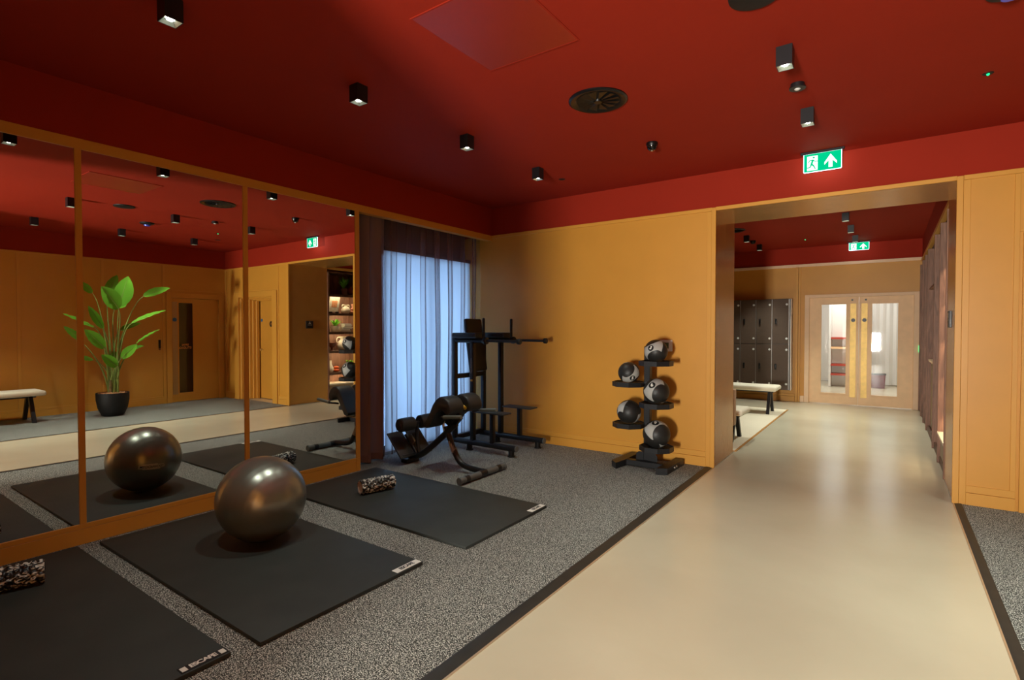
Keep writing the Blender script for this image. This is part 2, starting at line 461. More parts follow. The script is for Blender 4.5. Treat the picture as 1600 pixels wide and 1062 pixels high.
# right of the passage
wb2 = B()
wb2.box(XR + 0.006, 5.56, YB, YH, 0, H1)
wb2.box(5.56, 6.90, YB, YH, 2.20, H1)
wb2.box(6.90, 7.6, YB, YH, 0, H1)
wb2.box(5.56, 6.90, 6.32, YH, 0, 2.20)
wb2.box(XL - 0.006, XR + 0.006, YB, YH, 2.79, H1)
link_mesh('wall_panel', wb2, YEL, wbo, flat=True)
trimbox('lintel_casing', 3.044, 5.036, 2.779, H1, 0.022)
trimbox('stile', 5.036, 5.080, 0, 2.812, 0.022)
trimbox('stile', 5.082, 5.128, 0.0, 2.776, 0.013)
trimbox('top_rail', 5.082, 7.33, 2.778, H1, 0.014)
trimbox('plinth', 5.128, 5.44, 0, 0.103, 0.016)
trimbox('bottom_rail', 5.128, 5.44, 0.106, 0.165, 0.010)
trimbox('stile', 5.405, 5.44, 0.165, 2.776, 0.010)
trimbox('stile', 6.93, 6.965, 0.0, 2.776, 0.010)
trimbox('stile', 7.27, 7.33, 0.0, 2.776, 0.014)
trimbox('plinth', 6.965, 7.27, 0, 0.14, 0.016)
trimbox('rail', 5.44, 6.93, 2.30, 2.325, 0.010)
# bronze linings of the passage
lin = B()
lin.box(XL - 0.006, XL, YB + 0.002, YH, 0.0, 2.79)
jl = struct('wall_passage', lin, BRONZE, flat=True)
link_mesh('lining_panel', B().box(XR, XR + 0.006, YB + 0.002, YH, 0.0, 2.79), BRONZE, jl, flat=True)
link_mesh('soffit_panel', B().box(XL, XR, YB + 0.002, YH, 2.784, 2.79), BRONZE, jl, flat=True)
link_mesh('shadow_gap', B().box(XL, XL + 0.003, YB, YH, -0.004, 0.006).box(XR - 0.003, XR, YB, YH, -0.004, 0.006), SILVER, jl, flat=True)

# --- stepped door in the back wall (seen in the mirror)
d1 = B()
d1.box(5.46, 5.63, YB - 0.024, YB + 0.02, 0, 2.29, 0.002)
d1.box(6.76, 6.93, YB - 0.024, YB + 0.02, 0, 2.29, 0.002)
d1.box(5.63, 6.76, YB - 0.024, YB + 0.02, 2.18, 2.29, 0.002)
do1 = struct('door_1', d1, YEL2, flat=True)
for k in range(4):
    s = B(); o_ = 0.034 * k; y0 = YB + 0.02 + 0.062 * k; y1 = y0 + 0.064
    s.box(6.76 - o_ - 0.034, 6.80, y0, y1, 0, 2.2, 0.004); s.box(5.60, 5.63 + o_ * 0.5 + 0.017, y0, y1, 0, 2.2, 0.004)
    s.box(5.60, 6.80, y0, y1, 2.18 - o_ * 0.5 - 0.017, 2.24, 0.004)
    link_mesh('reveal_step', s, YEL2, do1, flat=True)
lf = link_mesh('door_leaf', B().box(5.70, 6.66, 6.262, 6.315, 0.006, 2.15, 0.002), YEL, do1, flat=True)
link_mesh('sign_disc', B().lathe([(0.001, 6.258), (0.062, 6.258), (0.062, 6.262)], (6.206, 0, 1.616), 24, 'Y'), BLACK, lf)
tb = text_bm('8', 0.06); tb.xf(frame_mat((6.206, 6.257, 1.616), (1, 0, 0), (0, 0, 1)))
link_mesh('sign_number', tb, GOLDT, lf, flat=True)
link_mesh('fire_door_disc', B().lathe([(0.001, 6.258), (0.035, 6.258), (0.035, 6.262)], (6.575, 0, 1.70), 24, 'Y'), BLUE, lf)
link_mesh('lever_handle', B().lathe([(0.001, 6.23), (0.025, 6.23), (0.025, 6.262)], (6.60, 0, 1.06), 16, 'Y').tube([(6.60, 6.225, 1.06), (6.49, 6.215, 1.062)], 0.009, 10), BRASS, lf)

# --- far right wall (seen in the mirror), with its door
wr_ = B()
wr_.box(XW + 0.12, XW + 0.3, 4.86, 5.83, -0.004, 2.15); wr_.box(XW, XW + 0.3, YR, 4.86, 0, H1); wr_.box(XW, XW + 0.3, 5.83, YH, 0, H1); wr_.box(XW, XW + 0.3, 4.86, 5.83, 2.15, H1)  # first box: unseen backing behind the door leaf, added to block a light leak
wro = struct('wall_right', wr_, YEL, flat=True)
link_mesh('upstand', B().box(XW + 0.004, XW + 0.3, YR, YB, H1, H2), RED, wro, flat=True)
link_mesh('top_rail', B().box(XW - 0.014, XW, YR, YB, 2.79, H1, 0.001), YEL2, wro, flat=True)
for y0 in (0.07, 1.28, 2.47, 3.69, 4.71):
    link_mesh('stile', B().box(XW - 0.012, XW, y0, y0 + 0.045, 0.15, 2.789, 0.001), YEL2, wro, flat=True)
for y0, y1 in ((YR, 4.765), (5.93, YB)):
    link_mesh('bottom_rail', B().box(XW - 0.010, XW, y0, y1, 0.115, 0.15, 0.001), YEL2, wro, flat=True)
    link_mesh('plinth', B().box(XW - 0.016, XW, y0, y1, 0, 0.11, 0.001), YEL2, wro, flat=True)
link_mesh('rail', B().box(XW - 0.010, XW, 4.76, 5.95, 2.30, 2.32, 0.001), YEL2, wro, flat=True)
d2 = B()
d2.box(XW - 0.022, XW + 0.05, 4.775, 4.872, 0, 2.25, 0.003); d2.box(XW - 0.022, XW + 0.05, 5.815, 5.912, 0, 2.25, 0.003)
d2.box(XW - 0.022, XW + 0.05, 4.872, 5.815, 2.145, 2.25, 0.003)
do2 = struct('door_2', d2, YEL2, flat=True)
lb = B()
lb.box(XW + 0.03, XW + 0.08, 4.875, 5.026, 0.006, 2.14); lb.box(XW + 0.03, XW + 0.08, 5.299, 5.812, 0.006, 2.14)
lb.box(XW + 0.03, XW + 0.08, 5.026, 5.299, 2.05, 2.14); lb.box(XW + 0.03, XW + 0.08, 5.026, 5.299, 0.006, 0.185)
lf2 = link_mesh('door_leaf', lb, YEL, do2, flat=True)
link_mesh('glass_strip', B().box(XW + 0.05, XW + 0.056, 5.026, 5.299, 0.185, 2.05), DARKGLASS, lf2, flat=True)
link_mesh('push_plate', B().box(XW + 0.026, XW + 0.03, 4.90, 5.0, 0.16, 2.07, 0.001), new_mat('satin_steel_plate', (176, 150, 108), 0.35, metal=0.9), lf2, flat=True)
link_mesh('fire_door_disc', B().lathe([(0.001, XW + 0.022), (0.04, XW + 0.022), (0.04, XW + 0.026)], (0, 4.945, 1.70), 24, 'X'), BLUE, lf2)
tb = text_bm('SPIN\nSTUDIO', 0.062, spacing=1.1, bold=0.0006); tb.xf(frame_mat((XW + 0.049, 5.155, 1.145), (0, -1, 0), (0, 0, 1)))
link_mesh('door_lettering', tb, GOLDT, lf2, flat=True)
# card reader
cr = thing('card_reader', 'small black card reader on the ochre wall beside the studio door, seen in the mirror', 'card reader', (XW - 0.02, 4.65, 1.2))
link_mesh('reader_body', B().box(XW - 0.022, XW, 4.632, 4.668, 1.12, 1.29, 0.004, 2), BLACKM, cr)
link_mesh('reader_base', B().box(XW - 0.02, XW, 4.634, 4.666, 1.085, 1.118, 0.002), new_mat('reader_brown', (120, 70, 34), 0.5), cr)

# --- rear wall with matching passage behind the camera
rw = B()
rw.box(-0.6, XL, YR - 0.86, YR, 0, H1); rw.box(XR, 7.6, YR - 0.86, YR, 0, H1); rw.box(XL, XR, YR - 0.86, YR, 2.74, H1)
rwo = struct('wall_rear', rw, YEL, flat=True)
link_mesh('upstand', B().box(-0.6, 7.6, YR - 0.86, YR - 0.004, H1, H2), RED, rwo, flat=True)
cw = B(); cw.box(XL - 0.1, XL, -4.5, YR - 0.86, 0, H2); cw.box(XR, XR + 0.1, -4.5, YR - 0.86, 0, H2); cw.box(XL - 0.1, XR + 0.1, -4.6, -4.5, 0, H2)
struct('wall_corridor', cw, YEL, flat=True)
struct('baseboard_rear', B().box(0, XL, YR, YR + 0.014, 0, 0.11).box(XR, XW, YR, YR + 0.014, 0, 0.11), YEL2, flat=True)

# --- hall beyond the passage
he = B()
he.box(-0.6, 3.24, YE, YE + 0.15, 0, H1); he.box(4.95, 7.6, YE, YE + 0.15, 0, H1); he.box(3.24, 4.95, YE, YE + 0.15, 2.155, H1)
heo = struct('wall_end', he, YEL, flat=True)
link_mesh('upstand', B().box(-0.6, 7.6, YE + 0.004, YE + 0.15, H1, H2), RED, heo, flat=True)
def etrim(name, x0, x1, z0, z1, proj, m=YEL2): return link_mesh(name, B().box(x0, x1, YE - proj, YE + 0.002, z0, z1, 0.0015), m, heo, flat=True)
etrim('top_rail', -0.5, 5.06, 2.79, H1 + 0.03, 0.03, PINE)
etrim('stile', 2.99, 3.035, 0.0, 2.79, 0.05); etrim('stile', 3.04, 3.075, 0, 2.79, 0.03)
etrim('plinth', -0.5, 2.985, 0, 0.11, 0.03); etrim('bottom_rail', -0.5, 2.985, 0.113, 0.16, 0.02)
etrim('plinth', 3.08, 3.15, 0, 0.13, 0.03, PINE); etrim('plinth', 5.035, 5.06, 0, 0.13, 0.03, PINE)
hl = B(); hl.box(-0.6, -0.5, YH, YE, 0, H1)
hlo = struct('wall_hall_left', hl, YEL, flat=True)
link_mesh('upstand', B().box(-0.6, -0.504, YH, YE, H1, H2), RED, hlo, flat=True)
hr = B(); hr.box(5.47, 7.6, YH, YE, 0, H1)
hro = struct('wall_hall_right', hr, YEL, flat=True)
link_mesh('upstand', B().box(5.064, 5.6, YH, YE, H1, H2), RED, hro, flat=True)
link_mesh('top_rail', B().box(5.05, 5.47, YH, YE, 2.765, H1, 0.002), YEL2, hro, flat=True)

# --- double doors at the end of the hall
dd = B()
dd.box(3.155, 3.237, YE - 0.025, YE + 0.1, 0, 2.21, 0.002); dd.box(4.953, 5.033, YE - 0.025, YE + 0.1, 0, 2.21, 0.002)
dd.box(3.237, 4.953, YE - 0.025, YE + 0.1, 2.15, 2.21, 0.002)
ddo = struct('door_3', dd, PINE, flat=True)
def leaf(x0, x1, px0, px1, plx0, plx1):
    b = B(); y0, y1 = YE + 0.01, YE + 0.055
    b.box(x0, px0, y0, y1, 0.012, 2.147); b.box(px1, x1, y0, y1, 0.012, 2.147)
    b.box(px0, px1, y0, y1, 2.005, 2.147); b.box(px0, px1, y0, y1, 0.012, 0.225)
    l = link_mesh('door_leaf', b, OAK, ddo, flat=True)
    fr = B(); w = 0.022
    fr.box(px0 - w, px0, y0 - 0.008, y0, 0.225 - w, 2.005 + w); fr.box(px1, px1 + w, y0 - 0.008, y0, 0.225 - w, 2.005 + w)
    fr.box(px0, px1, y0 - 0.008, y0, 2.005, 2.005 + w); fr.box(px0, px1, y0 - 0.008, y0, 0.225 - w, 0.225)
    link_mesh('glazing_bead', fr, OAK, l, flat=True)
    link_mesh('pane', B().box(px0, px1, y0 + 0.02, y0 + 0.026, 0.225, 2.005), GLASS, l, flat=True)
    link_mesh('push_plate', B().box(plx0, plx1, y0 - 0.004, y0, 0.16, 2.015, 0.001), BRASS, l, flat=True)
    c = (plx0 + plx1) / 2
    link_mesh('door_disc', B().lathe([(0.001, y0 - 0.007), (0.036, y0 - 0.007), (0.036, y0 - 0.004)], (c, 0, 1.687), 24, 'Y'), GREYDISC, l)
    link_mesh('door_bolt', B().lathe([(0.001, y0 - 0.006), (0.018, y0 - 0.006), (0.018, y0)], (c - 0.02 * (1 if c < 4.1 else -1), 0, 2.085), 12, 'Y'), GREY_CAP, l)
leaf(3.240, 4.086, 3.452, 3.878, 3.945, 4.047)
leaf(4.092, 4.950, 4.305, 4.713, 4.130, 4.231)

# --- lobby beyond the doors
lw = B()
lw.box(0.5, 0.6, 12.62, 18.2, 0, H2); lw.box(6.3, 6.4, 12.62, 18.2, 0, H2); lw.box(0.5, 6.4, 18.1, 18.2, 0, H2)
struct('wall_lobby', lw, WHITE, flat=True)
def curtain_bm(x0, x1, y, z0, z1, n, amp, seed=0, axis='x', nz=14, step=6, over=0.012):
    b = B(); rnd = random.Random(seed); cols = n * step
    ph = [rnd.uniform(-0.5, 0.5) for _ in range(n + 2)]; am = [rnd.uniform(0.6, 1.25) for _ in range(n + 2)]
    rows = []
    for j in range(nz + 1):
        t = j / nz; row = []
        for i in range(cols + 1):
            u = i / cols; k = u * n; ki = int(k); fr = k - ki
            a = am[ki] * (1 - fr) + am[ki + 1] * fr; p = ph[ki] * (1 - fr) + ph[ki + 1] * fr
            d = amp * a * (0.75 + 0.25 * t) * sin(2 * pi * k + p + 0.25 * sin(3 * t + ki)) + 0.006 * sin(9 * t + k)
            s = x0 + (x1 - x0) * u + over * a * sin(4 * pi * k + 2 * p + 0.3 * sin(2.5 * t)) 
            z = z1 + (z0 - z1) * t
            row.append(b.bm.verts.new((s, y + d, z) if axis == 'x' else (y + d, s, z)))
        rows.append(row)
    for j in range(nz):
        for i in range(cols): b.bm.faces.new((rows[j][i], rows[j][i + 1], rows[j + 1][i + 1], rows[j + 1][i]))
    return b
tag(link_mesh('white_curtain', curtain_bm(3.9, 6.2, 17.3, 0.03, 3.1, 16, 0.05, 3), WHITECURT, ang=60, loc=(5.0, 17.3, 0)), 'white pleated curtain in the lobby behind the right-hand glass door pane', 'curtain')
lk = thing('steel_locker_column', 'tall grey steel column seen through the left door pane', 'column', (3.0, 14.9, 0))
link_mesh('column_face', B().box(2.86, 3.12, 14.6, 15.2, 0.12, 2.6, 0.01), SILVER, lk, flat=True)
link_mesh('column_base', B().box(2.88, 3.10, 14.62, 15.2, 0.0, 0.12), BLACK, lk, flat=True)
shf = thing('lobby_shelf', 'pale open shelf unit with red edges seen through the left door pane', 'shelf', (3.6, 16.5, 0))
sb = B(); sb.box(3.28, 3.33, 16.3, 16.7, 0, 2.4); sb.box(3.8, 3.85, 16.3, 16.7, 0, 2.4); sb.box(3.33, 3.8, 16.66, 16.7, 0, 2.4)
link_mesh('shelf_frame', sb, WHITE, shf, flat=True)
for z in (0.3, 0.55, 1.0, 1.25):
    link_mesh('shelf_board', B().box(3.33, 3.8, 16.28, 16.66, z, z + 0.05), REDP if z != 1.0 else OAK, shf, flat=True)
rbx = thing('red_storage_bin', 'small dark red bin on the lobby floor behind the right glass door pane', 'bin', (4.35, 16.6, 0))
link_mesh('bin_body', B().prism([(4.22, -0.0), (4.50, 0.0), (4.52, 0.34), (4.20, 0.34)], 16.5, 16.72, 'Y'), new_mat('dark_red_bin', (96, 38, 44), 0.6), rbx, flat=True)
link_mesh('bin_rim', B().box(4.19, 4.53, 16.49, 16.73, 0.34, 0.37, 0.004), BLACK, rbx, flat=True)

# ------------------------------------------------------------------ ceiling fixtures
def downlight(x, y, label, group, power=SPOT_W):
    t = thing('ceiling_downlight', label, 'downlight', (x, y, H2 - 0.116), group)
    z0, z1 = H2 - 0.116, H2; h = 0.044; w = 0.004
    b = B()
    for (x0, x1, y0, y1) in ((-h, -h + w, -h, h), (h - w, h, -h, h), (-h + w, h - w, -h, -h + w), (-h + w, h - w, h - w, h)):
        b.box(x + x0, x + x1, y + y0, y + y1, z0, z1)
    b.box(x - h + w, x + h - w, y - h + w, y + h - w, z0 + 0.017, z1)
    link_mesh('housing', b, BLACK, t, flat=True)
    r = B(); q = h - w
    v = [r.bm.verts.new((x + a * q, y + c * q, z0 + 0.001)) for a, c in ((-1, -1), (1, -1), (1, 1), (-1, 1))]
    u = [r.bm.verts.new((x + a * q * 0.55, y + c * q * 0.52, z0 + 0.016)) for a, c in ((-1, -1), (1, -1), (1, 1), (-1, 1))]
    for i in range(4): r.bm.faces.new((v[i], v[(i + 1) % 4], u[(i + 1) % 4], u[i]))
    link_mesh('reflector', r, REFL, t, flat=True)
    link_mesh('lamp', B().lathe([(0.0005, z0 + 0.010), (0.014, z0 + 0.011), (0.020, z0 + 0.016)], (x, y, 0), 16), LAMPON, t)
    d = bpy.data.lights.new('spot_beam', 'SPOT'); d.energy = power; d.color = SPOT_COL
    d.spot_size = radians(72); d.spot_blend = 0.7; d.shadow_soft_size = 0.018
    s = bpy.data.objects.new('spot_beam', d); COL.objects.link(s); s.parent = t; s.location = (0, 0, -0.003)
    return t
REFL = new_mat('silver_reflector', (200, 215, 205), 0.3, metal=0.8)
G1 = 'square black downlights in the gym'
for y, l in ((1.24, 'black square downlight cut by the top left edge of the picture'),
             (2.43, 'second lit black downlight above the mirror wall'), (3.596, 'third lit black downlight, above the foam roller on the mat'),
             (4.748, 'black downlight nearest the curtain')):
    downlight(1.54, y, l, G1)
for y, l in ((1.15, 'black downlight over the pale floor path near the camera'), (2.33, 'black downlight over the pale floor path before the round speaker'),
             (3.593, 'black downlight above the round sensor over the pale path'), (4.686, 'black downlight just in front of the gym exit sign')):
    downlight(4.045, y, l, G1, SPOT_W * 1.45)
for y, l in ((1.26, 'black downlight above the cream bench beside the right wall'), (2.41, 'black downlight seen in the mirror left of the potted plant'), (3.58, 'black downlight seen in the mirror above the potted plant'),
             (4.73, 'black downlight seen in the mirror before the studio door')):
    downlight(6.0, y, l, G1, SPOT_W * 1.7)
G2 = 'square black downlights in the hall'
for x, y, l in ((2.46, 10.31, 'nearer black downlight above the lockers in the hall'), (2.45, 11.53, 'farther black downlight above the lockers in the hall'),
                (4.04, 9.15, 'nearest black downlight on the hall ceiling'), (4.05, 10.28, 'middle black downlight on the hall ceiling'),
                (4.06, 11.42, 'black downlight just above the hall exit sign'), (2.46, 8.2, 'black downlight over the bench behind the passage wall'), (4.04, 7.7, 'black downlight just behind the passage lintel')):
    downlight(x, y, l, G2, SPOT_W * 1.8)

def diffuser(x, y, R, label):
    t = thing('swirl_diffuser', label, 'air vent', (x, y, H2), 'black swirl air diffusers')
    z = H2
    link_mesh('flange', B().lathe([(R, z), (R, z - 0.008), (R * 0.93, z - 0.016), (R * 0.80, z - 0.010), (R * 0.74, z - 0.002), (R * 0.74, z)], (x, y, 0), 40), GLOSSB, t)
    link_mesh('back_plate', B().lathe([(0.001, z - 0.002), (R * 0.75, z - 0.002)], (x, y, 0), 32), BLACKM, t)
    for k in range(12):
        a0 = 2 * pi * k / 12; b = B()
        vs = []
        for (rr, da, dz) in ((0.16, 0, -0.014), (0.74, -0.02, -0.016), (0.73, 0.40, -0.004), (0.16, 0.30, -0.006)):
            vs.append(b.bm.verts.new((x + R * rr * cos(a0 + da), y + R * rr * sin(a0 + da), z + dz)))
        b.bm.faces.new(vs)
        link_mesh('blade', b, GLOSSB, t, flat=True)
    link_mesh('hub', B().lathe([(0.001, z - 0.02), (R * 0.14, z - 0.019), (R * 0.16, z - 0.003)], (x, y, 0), 20), GLOSSB, t)
GLOSSB = new_mat('satin_black', (12, 12, 12), 0.38, spec=0.4)
diffuser(2.80, 3.60, 0.215, 'round black swirl air vent in the middle of the gym ceiling')
diffuser(2.36, 9.62, 0.215, 'round black swirl air vent on the hall ceiling above the lockers')
sp = thing('ceiling_speaker', 'flat round black ceiling speaker cut by the top edge of the picture', 'speaker', (4.0, 2.93, H2))
link_mesh('grille', B().lathe([(0.001, H2 - 0.018), (0.10, H2 - 0.018), (0.122, H2 - 0.012), (0.125, H2)], (4.0, 2.93, 0), 40), BLACKM, sp)
ps = thing('motion_sensor', 'small round black motion sensor with white lens between two downlights', 'sensor', (4.04, 4.16, H2))
link_mesh('sensor_body', B().lathe([(0.044, H2), (0.044, H2 - 0.022), (0.052, H2 - 0.024), (0.052, H2 - 0.034), (0.001, H2 - 0.036)], (4.04, 4.16, 0), 28), BLACK, ps)
link_mesh('sensor_lens', B().sphere((4.04, 4.16, H2 - 0.034), 0.02, 16, 10, (1, 1, 0.5)), WHITE, ps)
dc = thing('dome_camera', 'small glossy black dome camera on the gym ceiling beyond the swirl vent', 'camera', (2.80, 4.70, H2))
link_mesh('dome_base', B().lathe([(0.05, H2), (0.052, H2 - 0.018), (0.046, H2 - 0.032)], (2.80, 4.70, 0), 28), GLOSSB, dc)
link_mesh('dome', B().lathe([(0.046, H2 - 0.032), (0.042, H2 - 0.052), (0.028, H2 - 0.068), (0.001, H2 - 0.074)], (2.80, 4.70, 0), 28), new_mat('gloss_black_dome', (12, 12, 14), 0.06), dc)
link_mesh('dome_lens', B().lathe([(0.001, H2 - 0.078), (0.012, H2 - 0.077), (0.013, H2 - 0.07)], (2.80, 4.70, 0), 16), SILVER, dc)
tag(link_mesh('downlight_recess', B().lathe([(0.001, H2 - 0.003), (0.034, H2 - 0.003), (0.038, H2)], (1.544, 5.25, 0), 24), BLACKM, loc=(1.544, 5.25, H2)), 'tiny flush black disc on the ceiling beside the curtain-side downlight', 'vent')
def green_led(x, y, label):
    g = thing('emergency_light', label, 'emergency light', (x, y, H2), 'tiny green emergency lights')
    link_mesh('rim', B().lathe([(0.001, H2 - 0.003), (0.028, H2 - 0.003), (0.031, H2)], (x, y, 0), 24), BLACKM, g)
    link_mesh('led', B().sphere((x, y, H2 - 0.005), 0.009, 12, 8), LEDG, g)
green_led(5.09, 4.72, 'tiny green emergency light on the gym ceiling at the upper right')
green_led(3.27, 11.37, 'tiny green emergency light on the hall ceiling')
g = thing('blue_lens_detector', 'round black ceiling detector with a blue lens, seen in the mirror', 'detector', (5.05, 3.60, H2))
link_mesh('detector_base', B().lathe([(0.10, H2), (0.098, H2 - 0.018), (0.05, H2 - 0.035), (0.001, H2 - 0.036)], (5.05, 3.60, 0), 28), BLACKM, g)
link_mesh('detector_lens', B().lathe([(0.045, H2 - 0.034), (0.04, H2 - 0.052), (0.001, H2 - 0.055)], (5.05, 3.60, 0), 24), new_mat('blue_lens', (70, 90, 220), 0.2), g)
tag(link_mesh('downlight_recess', B().lathe([(0.001, H2 - 0.003), (0.045, H2 - 0.003), (0.05, H2)], (5.80, 5.06, 0), 24), BLACKM, loc=(5.8, 5.06, H2)), 'flush black disc on the ceiling near the studio door, seen in the mirror', 'vent')
ap = thing('ceiling_access_panel', 'dark red square access panel in the ceiling, seen in the mirror', 'ceiling panel', (2.62, 2.33, H2))
link_mesh('panel_face', B().box(2.43, 3.07, 2.08, 2.78, H2 - 0.004, H2 - 0.001, 0.0008), new_mat('satin_red_panel', (150, 42, 22), 0.4, metal=0.12, spec=0.5), ap, flat=True)
pf = B()
for (a, b_, c, d_) in ((2.42, 3.08, 2.07, 2.08), (2.42, 3.08, 2.78, 2.79), (2.42, 2.43, 2.08, 2.78), (3.07, 3.08, 2.08, 2.78)): pf.box(a, b_, c, d_, H2 - 0.005, H2)
link_mesh('panel_frame', pf, RED, ap, flat=True)
tag(link_mesh('dome_camera', B().lathe([(0.05, H2), (0.05, H2 - 0.03), (0.035, H2 - 0.06), (0.001, H2 - 0.07)], (2.44, 10.95, 0), 20), GLOSSB, loc=(2.44, 10.95, H2)), 'small black dome camera between the two downlights above the lockers', 'camera')

# exit signs
def exit_sign(x0, y, z0, z1, w, label):
    t = thing('exit_sign', label, 'exit sign', (x0 + w / 2, y, z1), 'lit green exit signs')
    link_mesh('mounting_bar', B().box(x0 - 0.025, x0 + w + 0.022, y - 0.018, y + 0.018, z1, z1 + 0.022, 0.003), BLACK, t, flat=True)
    if z1 + 0.022 < H2 - 0.001:
        link_mesh('mounting_stem', B().box(x0 + w * 0.35, x0 + w * 0.65, y - 0.012, y + 0.012, z1 + 0.022, H2), BLACK, t, flat=True)
    def rr(b, a0, a1, c0, c1, r, ya, yb):
        pts = []
        for cx, cz, s in ((a0 + r, c0 + r, pi), (a1 - r, c0 + r, 1.5 * pi)):
            for k in range(5):
                a = s + k * pi / 8; pts.append((cx + r * cos(a), cz + r * sin(a)))
        pts += [(a1, c1), (a0, c1)]
        b.prism(pts, ya, yb, 'Y'); return b
    link_mesh('lit_edge_panel', rr(B(), x0, x0 + w, z0, z1, 0.012, y - 0.004, y + 0.004), EXITEDGE, t, flat=True)
    link_mesh('green_face', rr(B(), x0 + 0.005, x0 + w - 0.005, z0 + 0.005, z1 - 0.001, 0.009, y - 0.0052, y - 0.004), EXITG, t, flat=True)
    yy = y - 0.0060; H = z1 - z0
    X = lambda u: x0 + u * w
    Z = lambda v: z0 + v * H
    link_mesh('doorway_symbol', B().prism([(X(0.10), Z(0.10)), (X(0.38), Z(0.10)), (X(0.38), Z(0.88)), (X(0.10), Z(0.88))], yy, y - 0.0052, 'Y'), EXITW, t, flat=True)
    man = B()
    def limb(p, q, a, b_):
        p = Vector(p); q = Vector(q); d = (q - p).normalized(); n = Vector((-d.y, d.x)) * H
        P = Vector((X(p.x), Z(p.y))); Q = Vector((X(q.x), Z(q.y)))
        d2 = (Q - P).normalized(); n2 = Vector((-d2.y, d2.x))
        man.prism([tuple(P + n2 * a * H), tuple(P - n2 * a * H), tuple(Q - n2 * b_ * H), tuple(Q + n2 * b_ * H)], yy - 0.0008, yy, 'Y')
    limb((0.255, 0.68), (0.215, 0.42), 0.05, 0.045); limb((0.245, 0.66), (0.17, 0.66), 0.025, 0.02); limb((0.17, 0.66), (0.135, 0.53), 0.022, 0.02)
    limb((0.26, 0.67), (0.31, 0.56), 0.022, 0.02); limb((0.31, 0.56), (0.38, 0.57), 0.02, 0.02)
    limb((0.22, 0.45), (0.28, 0.32), 0.045, 0.03); limb((0.28, 0.32), (0.32, 0.15), 0.03, 0.022)
    limb((0.215, 0.45), (0.185, 0.28), 0.04, 0.03); limb((0.185, 0.28), (0.07, 0.25), 0.028, 0.022)
    hc = [(X(0.275) + 0.055 * H * cos(a * pi / 8), Z(0.79) + 0.055 * H * sin(a * pi / 8)) for a in range(16)]
    man.prism(hc, yy - 0.0008, yy, 'Y')
    link_mesh('running_figure', man, EXITG, t, flat=True)
    ar = [(0.555, 0.44), (0.715, 0.86), (0.875, 0.44), (0.875, 0.30), (0.765, 0.52), (0.765, 0.14), (0.665, 0.14), (0.665, 0.52), (0.555, 0.30)]
    link_mesh('arrow', B().prism([(X(a), Z(b_)) for a, b_ in ar], yy, y - 0.0052, 'Y'), EXITW, t, flat=True)
exit_sign(3.885, 5.82, 3.0, 3.173, 0.315, 'lit green running-man exit sign above the wide passage opening')
exit_sign(3.925, 12.15, 3.02, 3.165, 0.325, 'lit green exit sign in the hall above the wooden double doors')

# ------------------------------------------------------------------ window dressing
def blind():
    b = B(); ny, nz = 40, 60; y0, y1, z0, z1 = 4.35, 5.955, 0.01, 2.46
    g = []
    for j in range(nz + 1):
        row = []
        for i in range(ny + 1):
            y = y0 + (y1 - y0) * i / ny; z = z0 + (z1 - z0) * j / nz
            d = 0.012 * noise.noise(Vector((y * 1.3, z * 0.8, 0))) + 0.006 * noise.noise(Vector((y * 5, z * 3, 2)))
            d += 0.012 * math.exp(-((y - 5.06) / 0.02) ** 2) 
            row.append(b.bm.verts.new((-0.40 + d, y, z)))
        g.append(row)
    for j in range(nz):
        for i in range(ny): b.bm.faces.new((g[j][i], g[j][i + 1], g[j + 1][i + 1], g[j + 1][i]))
    return b
bo = thing('window_blind', 'white cloth blind hanging flat against the window behind the sheer curtain', 'blind', (-0.40, 5.15, 2.47))
link_mesh('blind_cloth', blind(), BLIND, bo, ang=60)
link_mesh('head_rail', B().box(-0.43, -0.385, 4.34, 5.96, 2.455, 2.50, 0.003), BLACK, bo, flat=True)
ct = thing('sheer_curtain', 'brown pleated sheer curtain hanging over the window, pale blue light behind it', 'curtain', (-0.2, 5.0, 2.74), 'sheer curtains')
link_mesh('pleated_cloth', curtain_bm(4.20, 5.945, -0.215, 0.03, 2.80, 7, 0.045, 7, axis='y', nz=16, step=22, over=0.046), SHEER, ct, ang=80)
ct2 = thing('sheer_curtain', 'bunched end of the brown sheer curtain in front of the wall beside the mirror frame', 'curtain', (-0.2, 3.9, 2.74), 'sheer curtains')
link_mesh('pleated_cloth', curtain_bm(3.69, 4.18, -0.17, 0.025, 2.80, 3, 0.075, 2, axis='y', nz=16, step=12), sheer_mat('brown_gathered_voile', (150, 122, 116), 0.90, 0.25), ct2, ang=80)
link_mesh('bottom_hem', curtain_bm(3.69, 4.18, -0.172, 0.02, 0.10, 3, 0.075, 2, axis='y', nz=2, step=12), sheer_mat('brown_hem', (134, 106, 100), 1.0, 0.1), ct2, ang=80)
tr = B().box(-0.25, -0.20, 3.66, 5.94, 2.80, 2.83)
tag(link_mesh('curtain_track', tr, BLACK, flat=True, loc=(-0.22, 4.8, 2.83)), 'dark curtain track hidden behind the ochre rail above the sheer curtain', 'curtain track')

